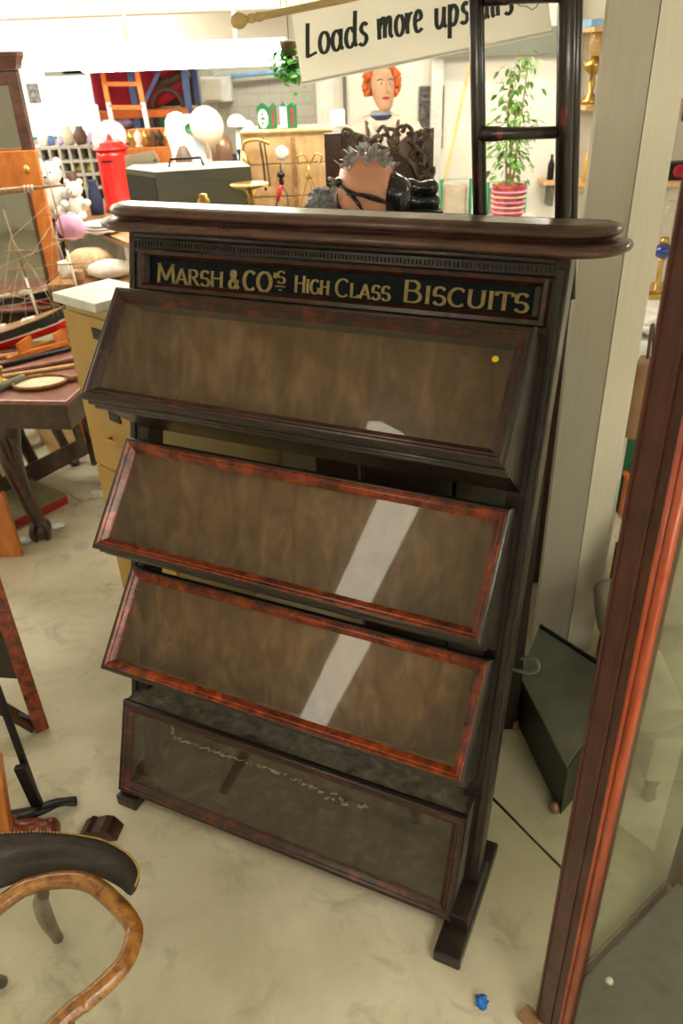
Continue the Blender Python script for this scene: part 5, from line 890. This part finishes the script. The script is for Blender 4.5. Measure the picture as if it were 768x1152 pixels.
# electric box, pipes on the block wall, ivy
x0, x1, _, _, z0, z1_ = wb(226, 86, 260, 115, 8.8, .18); t = thing('electric_meter_box', 'cream electric meter box on the block wall beyond the weighing scale', 'meter box', ((x0+x1)/2, 8.9, z0)); part('box_body', MB().box(x0, x1, 8.8, 8.995, z0, z1_, .01), pinkw, t); part('cover', MB().box(x0+.03, x1-.1, 8.785, 8.7995, z0+.02, z1_-.02, .004), cream, t); part('conduit', MB().tube([(x0+.12, 8.9, z0), (x0+.12, 8.9, .5)], .015, 8), pinkw, t); part('conduit', MB().tube([(x0+.12, 8.9, z1_), (x0+.12, 8.9, 2.6)], .015, 8), pinkw, t)
a, b = W(240, 88, 8.9), W(322, 80, 8.9); one('blue_conduit', MB().tube([a+Z*.0, b, b+V((1.0, 0, .03))], .022, 10), skyb, 'light blue conduit running along the block wall near the ceiling', 'conduit')
a = W(207, 78, 7.9); one('white_pole', MB().tube([V((a.x, 8.2, 2.4)), V((a.x+.15, 8.0, 0.02))], .02, 8), pinkw, 'thin white pole leaning beside the racking', 'pole')
q = W(326, 72, 3.9); mb = MB()
for i in range(160): p = q+V((random.gauss(0, .035), random.gauss(0, .035), random.gauss(0, .04))); mb.leaf(p, V((random.uniform(-1, 1), random.uniform(-1, 1), random.uniform(-1, .5))), .035, .012)
t = thing('hanging_ivy', 'small green hanging plant behind the left end of the banner', 'plant', (q.x, q.y, q.z)); part('foliage', mb, leafd, t); mb = MB(); mb.lathe([(.03, 0), (.04, .05), (.04, .06), (.001, .05)], q+Z*.03, (0, 0, 1), 14); mb.tube([q+Z*.08, V((q.x, q.y, 2.62))], .002, 6); part('pot', mb, brown, t)
# partition wall things: door frame, poster, cane, bracket shelf
x0, x1, _, _, z0, z1_ = wb(471, 97, 499, 168, 6.17, .01); t = thing('wall_poster', 'dark printed poster on the white partition right of the mannequin', 'poster', ((x0+x1)/2, 6.18, z0)); part('sheet', MB().box(x0, x1, 6.185, 6.198, z0, z1_), postm, t); part('pale_band', MB().box(x0+.02, x1-.02, 6.181, 6.1845, z0+.32, z1_-.06-.02), beige, t)
mb = MB()
for j in range(3): mb.box(x0+.02+j*.055, x0+.06+j*.055, 6.181, 6.1845, z0+.08, z0+.13)
part('pale_marks', mb, pale, t)
xd0, xd1 = W(486, 80, 6.1).x, W(499, 80, 6.1).x; struct('trim_8', MB().box(xd0, xd1, 6.12, 6.199, 0, 2.2), pinkw); struct('trim_9', MB().box(-.03, .06, 6.165, 6.199, 0, 2.3), pinkw); struct('trim_10', MB().box(W(386, 110, 6.1).x, W(390, 110, 6.1).x, 6.17, 6.199, 0, 2.15), steelg)
x0, x1, _, _, z0, z1_ = wb(372, 124, 388, 145, 4.3, .01); one('white_card', MB().box(x0, x1, 4.38, 4.386, W(350, 146, 4.2).z+.002, z1_), pale, 'white card standing on the right end of the pine cupboard', 'card')
a, b = W(500, 205, 5.6), W(529, 70, 5.95); d_ = (a-b); lo = a+d_*(-a.z/d_.z); one('bamboo_cane', MB().tube([lo, a, b], .012, 8), bamboo, 'long yellow cane leaning on the white partition left of the ladder', 'cane')
x0, x1, _, _, z0, z1_ = wb(612, 206, 632, 209, 6.0, .15); t = thing('wall_bracket_shelf', 'little wooden wall shelf glimpsed between the ladder rails', 'shelf', ((x0+x1)/2, 6.1, z0)); part('shelf_board', MB().box(x0, x1+.1, 6.03, 6.199, z0, z1_+.01, .002), pine, t); part('bracket', MB().box((x0+x1)/2, (x0+x1)/2+.03, 6.06, 6.199, z0-.15, z0-.0005, .002), steelg, t); one('black_bottle', MB().lathe([(.025, 0), (.025, .1), (.01, .14), (.01, .17), (.001, .17)], ((x0+x1)/2, 6.1, z1_+.011), (0, 0, 1), 14), blackm, 'black bottle on the little wall shelf between the ladder rails', 'bottle')
# ficus in a red woven basket with green frames
Yf = 4.72; q = W(571, 235, Yf); zs_ = 1.25; cupboard('plant_cupboard', 'pale low cupboard carrying the potted ficus behind the ladder', 'cupboard', q.x-.22, q.x+.2, Yf-.15, Yf+.25, zs_, cream, 1)
t = thing('potted_ficus', 'leafy green ficus in a red and pink woven basket seen through the ladder', 'plant', (q.x, Yf, zs_)); zr = W(571, 208, Yf).z; mb = MB(); mb.lathe([(.075, 0), (.085, .04), (.095, zr-zs_-.01), (.10, zr-zs_), (.09, zr-zs_), (.08, zr-zs_-.03), (.001, zr-zs_-.03)], (q.x, Yf, zs_+.001), (0, 0, 1), 28); part('basket', mb, pinkb, t)
for r_ in range(6):
    mb = MB(); z_ = zs_+.03+r_*(zr-zs_-.06)/5; k = .087+.010*r_/5; mb.tube([(q.x+k*math.cos(a_), Yf+k*math.sin(a_), z_) for a_ in [2*PI*i/24 for i in range(25)]], .005, 6, False); part('basket_band', mb, pinkc if r_ % 2 else cream, t)
stems = [spl([(q.x+dx_, Yf, zr-.04), (q.x+dx_*2, Yf+.01, zr+.2), (q.x+dx_*3+.01, Yf, zr+h_)], 5) for dx_, h_ in ((-.015, .55), (.015, .62), (0, .40))]
mb = MB()
for s_ in stems: mb.tube(s_, [.008-.0005*i for i in range(len(s_))], 7)
part('stem', mb, stemm, t); mb = MB()
for i in range(330):
    s_ = random.choice(stems); k = random.randrange(3, len(s_)); b_ = s_[k]; r_ = .13*(1-.5*k/len(s_))+.02; a_ = random.uniform(0, 2*PI); p = b_+V((r_*math.cos(a_)*random.random(), r_*math.sin(a_)*random.random(), random.uniform(-.06, .06)))
    mb.leaf(p, V((math.cos(a_)*.6, math.sin(a_)*.6, random.uniform(-.9, .2))), .05, .012)
part('foliage', mb, leafm, t)
for (pa_, pb_, yy, lab) in (((549, 206), (592, 203), 5.05, 'green tubular chair back frame behind the potted ficus'), ((496, 203), (530, 200), 5.1, 'green tubular chair back frame left of the ladder rail')):
    a, b = W(*pa_, yy), W(*pb_, yy); zz_ = (a.z+b.z)/2; t = thing('green_tubular_chair', lab, 'chair', ((a.x+b.x)/2, yy, 0)); part('back_frame', MB().tube([V((a.x, yy, .02)), V((a.x, yy, zz_)), V((b.x, yy, zz_)), V((b.x, yy, .02))], .011, 8), greenf, t); part('cushion', MB().box(a.x+.012, b.x-.012, yy+.012, yy+.08, .8, zz_-.03, .02), beige, t)
    part('seat', MB().box(a.x, b.x, yy+.0, yy+.4, .5, .54, .015), beige, t)
    for xx in (a.x, b.x): part('leg', MB().tube([V((xx, yy+.4, .0)), V((xx, yy+.4, .499))], .011, 8), greenf, t)
# shelf unit on the right behind the column, lamps and glass
Ys_ = 4.1; xs0, xs1 = W(655, 150, Ys_).x, 2.3; t = thing('open_shelves', 'white open shelves with yellow edges behind the steel column', 'shelves', ((xs0+xs1)/2, Ys_+.15, 0)); zsh = [W(662, 119, Ys_).z, W(662, 209, Ys_).z, W(662, 30, Ys_).z, .95, .5, .1]
part('back_panel', MB().box(xs0, xs1, Ys_+.30, Ys_+.32, 0, 2.5), wallW, t)
for z_ in zsh: part('shelf', MB().box(xs0, xs1, Ys_, Ys_+.299, z_-.02, z_, .002), pine, t)
for xx in (xs0-.019, xs1): part('side_panel', MB().box(xx, xx+.018, Ys_+.25, Ys_+.32, 0, 2.5, .002), pinkw, t)
q = V((W(665, 110, Ys_+.1).x, Ys_+.12, zsh[0]+.001)); t = thing('oil_lamp', 'brass oil lamp with tall glass chimney between ladder and column', 'lamp', tuple(q)); k = 1.0
part('base', MB().lathe([(.045, 0), (.04, .02), (.012, .05), (.018, .09), (.012, .12), (.045, .15), (.05, .18), (.02, .19), (.018, .20)], q, (0, 0, 1), 22), brass, t); part('chimney', MB().lathe([(.02, .20), (.036, .23), (.032, .28), (.018, .33), (.017, .35)], q, (0, 0, 1), 22), glassm('amber glass', (.9, .75, .5), .25, (.8, .6, .3)), t)
one('yellow_bottle', MB().lathe([(.028, 0), (.028, .12), (.012, .16), (.012, .19), (.001, .19)], (W(659, 200, Ys_+.1).x+.01, Ys_+.1, zsh[1]+.001), (0, 0, 1), 16), plain('orange yellow glaze', (.8, .4, .03), .3), 'orange-yellow bottle on the lower shelf just right of the ladder', 'bottle')
one('blue_book', MB().box(W(662, 20, Ys_+.1).x, W(683, 20, Ys_+.1).x, Ys_+.05, Ys_+.2, zsh[2]+.001, zsh[2]+.03, .002), skyb, 'bright blue book lying on the top shelf between ladder and column', 'book')
q = V((W(753, 205, Ys_+.1).x, Ys_+.1, zsh[1]+.001)); 
zq = W(757, 212, Ys_).z; t = thing('black_camera', 'black camera with a pinkish lens on the shelf right of the column', 'camera', (q.x+.03, q.y, zsh[1]+.001)); part('camera_body', MB().box(q.x-.03, q.x+.14, Ys_+.06, Ys_+.14, zsh[1]+.001, zsh[1]+.085, .008), blackm, t); part('lens', MB().lathe([(.03, 0), (.03, .03), (.022, .03), (.022, .024), (.001, .022)], (q.x+.02, Ys_+.06, zsh[1]+.045), (0, -1, 0), 20), redc, t)
# side table behind the showcase with oil lamp, cloths
zt2 = 1.0; t = thing('side_table', 'pale cloth covered side table seen in the slit right of the column', 'table', (1.6, 3.5, 0)); part('table_top', MB().box(1.03, 2.1, 2.63, 4.06, zt2-.03, zt2, .004), pinkw, t)
for xx in (1.08, 2.05):
    for yy in (2.68, 4.0): part('leg', MB().box(xx-.02, xx+.02, yy-.02, yy+.02, 0, zt2-.031, .003), pinkw, t)
q = G(737, 334, zt2+.001); t = thing('blue_oil_lamp', 'brass column oil lamp with blue glass font right of the steel column', 'lamp', tuple(q)); part('base', MB().box(q.x-.05, q.x+.05, q.y-.05, q.y+.05, zt2+.001, zt2+.025, .004), brass, t); part('column', MB().lathe([(.035, .025), (.014, .04), (.012, .17), (.022, .19), (.001, .19)], q, (0, 0, 1), 18), brass, t); part('font', MB().lathe([(.015, .19), (.045, .21), (.048, .24), (.02, .26)], q, (0, 0, 1), 20), plain('cobalt glass', (.02, .05, .25), .15, coat=.5), t); part('burner', MB().lathe([(.02, .26), (.024, .275), (.018, .29)], q, (0, 0, 1), 16), brass, t); part('chimney', MB().lathe([(.018, .29), (.045, .35), (.038, .41), (.02, .46)], q, (0, 0, 1), 20), glassT, t)
one('orange_bottle', MB().lathe([(.03, 0), (.035, .15), (.02, .26), (.012, .3), (.018, .36), (.001, .37)], G(730, 318, zt2+.001)+V((-.02, .08, 0)), (0, 0, 1), 18), orangew, 'tall orange-brown turned lamp base left of the blue oil lamp', 'lamp base')
mb = MB(); mb.blob(G(729, 366, zt2+.04)+V((.05, 0, 0)), (.13, .09, .038), .35, 3, 4, 2); one('lace_cloth', mb, whitef, 'crumpled white lace cloth on the side table right of the column', 'cloth')
one('yellow_tin', MB().lathe([(.028, 0), (.028, .05), (.03, .055), (.03, .07), (.001, .07)], G(744, 368, zt2+.001)+V((.02, -.05, 0)), (0, 0, 1), 18), plain('yellow green tin', (.5, .5, .05), .4), 'yellow and green tin at the front of the side table', 'tin')
q = W(733, 402, 3.98); t = thing('wooden_stool', 'red-brown topped stool in the slit right of the column', 'stool', (q.x+.05, q.y, 0)); part('seat', MB().lathe([(.001, 0), (.12, 0), (.13, .015), (.12, .03), (.001, .035)], V((q.x+.05, q.y, q.z-.03)), (0, 0, 1), 26), redbook, t)
for k in range(3): a_ = k*2.1+.4; part('leg', MB().tube([(q.x+.05+.08*math.cos(a_), q.y+.08*math.sin(a_), q.z-.029), (q.x+.05+.12*math.cos(a_), q.y+.12*math.sin(a_), 0)], [.014, .012], 8), tablew, t)
q = W(714, 450, 2.54); t = thing('brown_shoulder_bag', 'worn brown bag hanging beside the right flange of the column', 'bag', (q.x, q.y, q.z-.14)); mb = MB(); mb.loft([ring_((q.x+.02, q.y, q.z+dz), rx, .04, 20, 2.6) for dz, rx in ((-.14, .03), (-.13, .055), (-.05, .06), (.05, .05), (.12, .035), (.15, .02))]); part('bag_body', mb, tan, t); part('strap', MB().tube(spl([(q.x+.02, q.y, q.z+.14), (q.x+.06, q.y+.1, q.z+.24), (q.x+.1, 2.622, .985)], 5), .006, 6), brown, t)
q = G(700, 585); t = thing('terracotta_crate', 'reddish wooden crate with orange rim on the floor right of the column', 'crate', (q.x+.12, q.y+.15, 0)); zr = W(700, 538, q.y).z
for q_ in ((q.x, q.x+.28, q.y, q.y+.015), (q.x, q.x+.28, q.y+.285, q.y+.3), (q.x, q.x+.015, q.y+.0155, q.y+.2845), (q.x+.265, q.x+.28, q.y+.0155, q.y+.2845)): part('side_board', MB().box(*q_, .001, zr-.02, .002), plain('terracotta wood', (.55, .17, .06), .5), t)
part('base_board', MB().box(q.x+.016, q.x+.264, q.y+.016, q.y+.284, .001, .02), pine, t); mb = MB()
for q_ in ((q.x-.01, q.x+.29, q.y-.01, q.y+.015), (q.x-.01, q.x+.29, q.y+.285, q.y+.31), (q.x-.01, q.x+.015, q.y+.0155, q.y+.2845), (q.x+.265, q.x+.29, q.y+.0155, q.y+.2845)): part('rim', MB().box(*q_, zr-.0195, zr, .002), orangeP, t)
x0, x1 = W(697, 505, q.y+.1).x, W(713, 505, q.y+.1).x; mb = MB(); zz_ = W(705, 483, q.y+.1).z; mb.box(x0, x1+.01, q.y+.08, q.y+.2, .0205, zz_-.03, .004); t = one('green_box', mb, greenb, 'tall dark green box standing in the reddish crate', 'box'); mb = MB(); mb.prism([V((x0, q.y+.08, zz_-.0295)), V((x1+.01, q.y+.08, zz_-.0295)), V(((x0+x1)/2, q.y+.08, zz_+.02))], (0, .12, 0)); part('gable_top', mb, greeny, t)
a, b = V((x1+.08, q.y+.14, .021)), W(735, 425, q.y+.1); t = thing('orange_easel', 'orange wooden sticks standing in the crate beside the mahogany showcase', 'easel', (a.x, a.y, .02)); b = V((W(733, 425, q.y+.1).x, q.y+.2, W(733, 425, q.y+.1).z)); part('stick', MB().bar(a, b, .02, .015, up=(0, 1, 0), bev=.002), orangeP, t); part('stick', MB().bar(a+V((-.03, .05, 0)), b+V((-.02, .05, -.03)), .018, .014, up=(0, 1, 0), bev=.002), steeld, t); part('stick', MB().bar(a+V((-.05, .06, 0)), b+V((-.03, .075, -.06)), .018, .014, up=(0, 1, 0), bev=.002), orangeP, t)
q0, q1 = G(664, 742), W(697, 612, 2.4); Yk = G(664, 742).y+.0; x0 = G(664, 742).x+.03; zt_ = W(690, 615, Yk).z; mb = MB(); pr_ = [(0, 0), (.22, 0), (.22, zt_), (.17, zt_+.02), (.12, zt_-.01), (.07, zt_+.03), (.03, zt_-.005), (.0, zt_+.005)]; mb.prism([V((x0+a_, Yk, z_)) for a_, z_ in pr_], (0, .025, 0)); t = one('carved_headboard', mb, dustw, 'brown board with scalloped top standing between column and showcase', 'board'); part('carved_edge', MB().tube([V((x0+a_, Yk-.003, z_-.012)) for a_, z_ in pr_[2:]], .008, 8), rosewD, t)
# orange framed mirror and dark glazed cabinet at far left
Yo = 4.58; xr = W(50, 250, Yo).x; t = thing('orange_framed_mirror', 'tall orange-framed dressing mirror behind the model ship', 'mirror', (xr-.4, Yo, 0)); zt_ = W(20, 170, Yo).z; zi = W(20, 213, Yo).z; xo = W(40, 172, Yo).x; w_ = .075
part('stile', MB().box(xo-w_+.0, xo, Yo, Yo+.035, .02, zt_, .003), orangew, t); part('stile', MB().box(xo-.95, xo-.95+w_, Yo, Yo+.035, .02, zt_, .003), orangew, t); part('top_rail', MB().box(xo-.95+w_+.0005, xo-w_-.0005, Yo, Yo+.035, zi, zt_, .003), orangew, t); part('bottom_rail', MB().box(xo-.95+w_+.0005, xo-w_-.0005, Yo, Yo+.035, .05, .3, .003), orangew, t)
part('dark_slip', MB().box(xo-w_-.022, xo-w_-.001, Yo-.003, Yo+.02, .3, zi, .002), brown, t); part('mirror_plate', MB().box(xo-.95+w_, xo-w_-.022, Yo+.012, Yo+.018, .3, zi), mirrorm, t)
mb = MB(); q = W(32, 190, Yo); mb.lathe([(.001, 0), (.015, .004), (.02, .02), (.012, .035), (.001, .045)], V((q.x, Yo-.02, q.z-.02)), (0, -.3, 1), 14); part('turned_knob', mb, brass, t)
Yd = 4.66; xo = W(30, 160, Yd).x; zt_ = W(10, 58, Yd).z; t = thing('tall_glazed_screen', 'dark brown glazed screen with moulded cornice at the far left edge', 'screen', (xo-.45, Yd+.05, 0)); xq = W(20, 100, Yd).x
part('carcass', MB().box(xq-1.0, xq+.01, Yd+.03, Yd+.05, .0, zt_-.08, .003), tablew, t); part('door_stile', MB().box(xq-.05, xq+.01, Yd, Yd+.029, .9, zt_-.09, .004), cornw, t); part('door_rail', MB().box(xq-1.0, xq-.0505, Yd, Yd+.029, zt_-.15, zt_-.09, .004), cornw, t); part('glass_pane', MB().box(xq-1.0, xq-.051, Yd+.01, Yd+.016, .9, zt_-.151), mirrorm, t)
mb = MB(); mb.loft([[V((a_, b_, z_)) for a_, b_ in ((xq-1.0-o_, Yd-o_), (xq+.01+o_, Yd-o_), (xq+.01+o_, Yd+.08), (xq-1.0-o_, Yd+.08))] for o_, z_ in ((0, zt_-.0795), (.012, zt_-.06), (.015, zt_-.045), (.03, zt_-.02), (.032, zt_))], True, True, False); part('cornice', mb, cornw, t)
# ------------------------------------------------------------------ world and colour management
w = bpy.data.worlds.new('world'); bpy.context.scene.world = w; w.use_nodes = True
w.node_tree.nodes['Background'].inputs[0].default_value = (1, .95, .85, 1); w.node_tree.nodes['Background'].inputs[1].default_value = .25
vs = bpy.context.scene.view_settings; vs.view_transform = 'Standard'; vs.look = 'None'; vs.gamma = 1; vs.use_curve_mapping = False; vs.exposure = 0.35
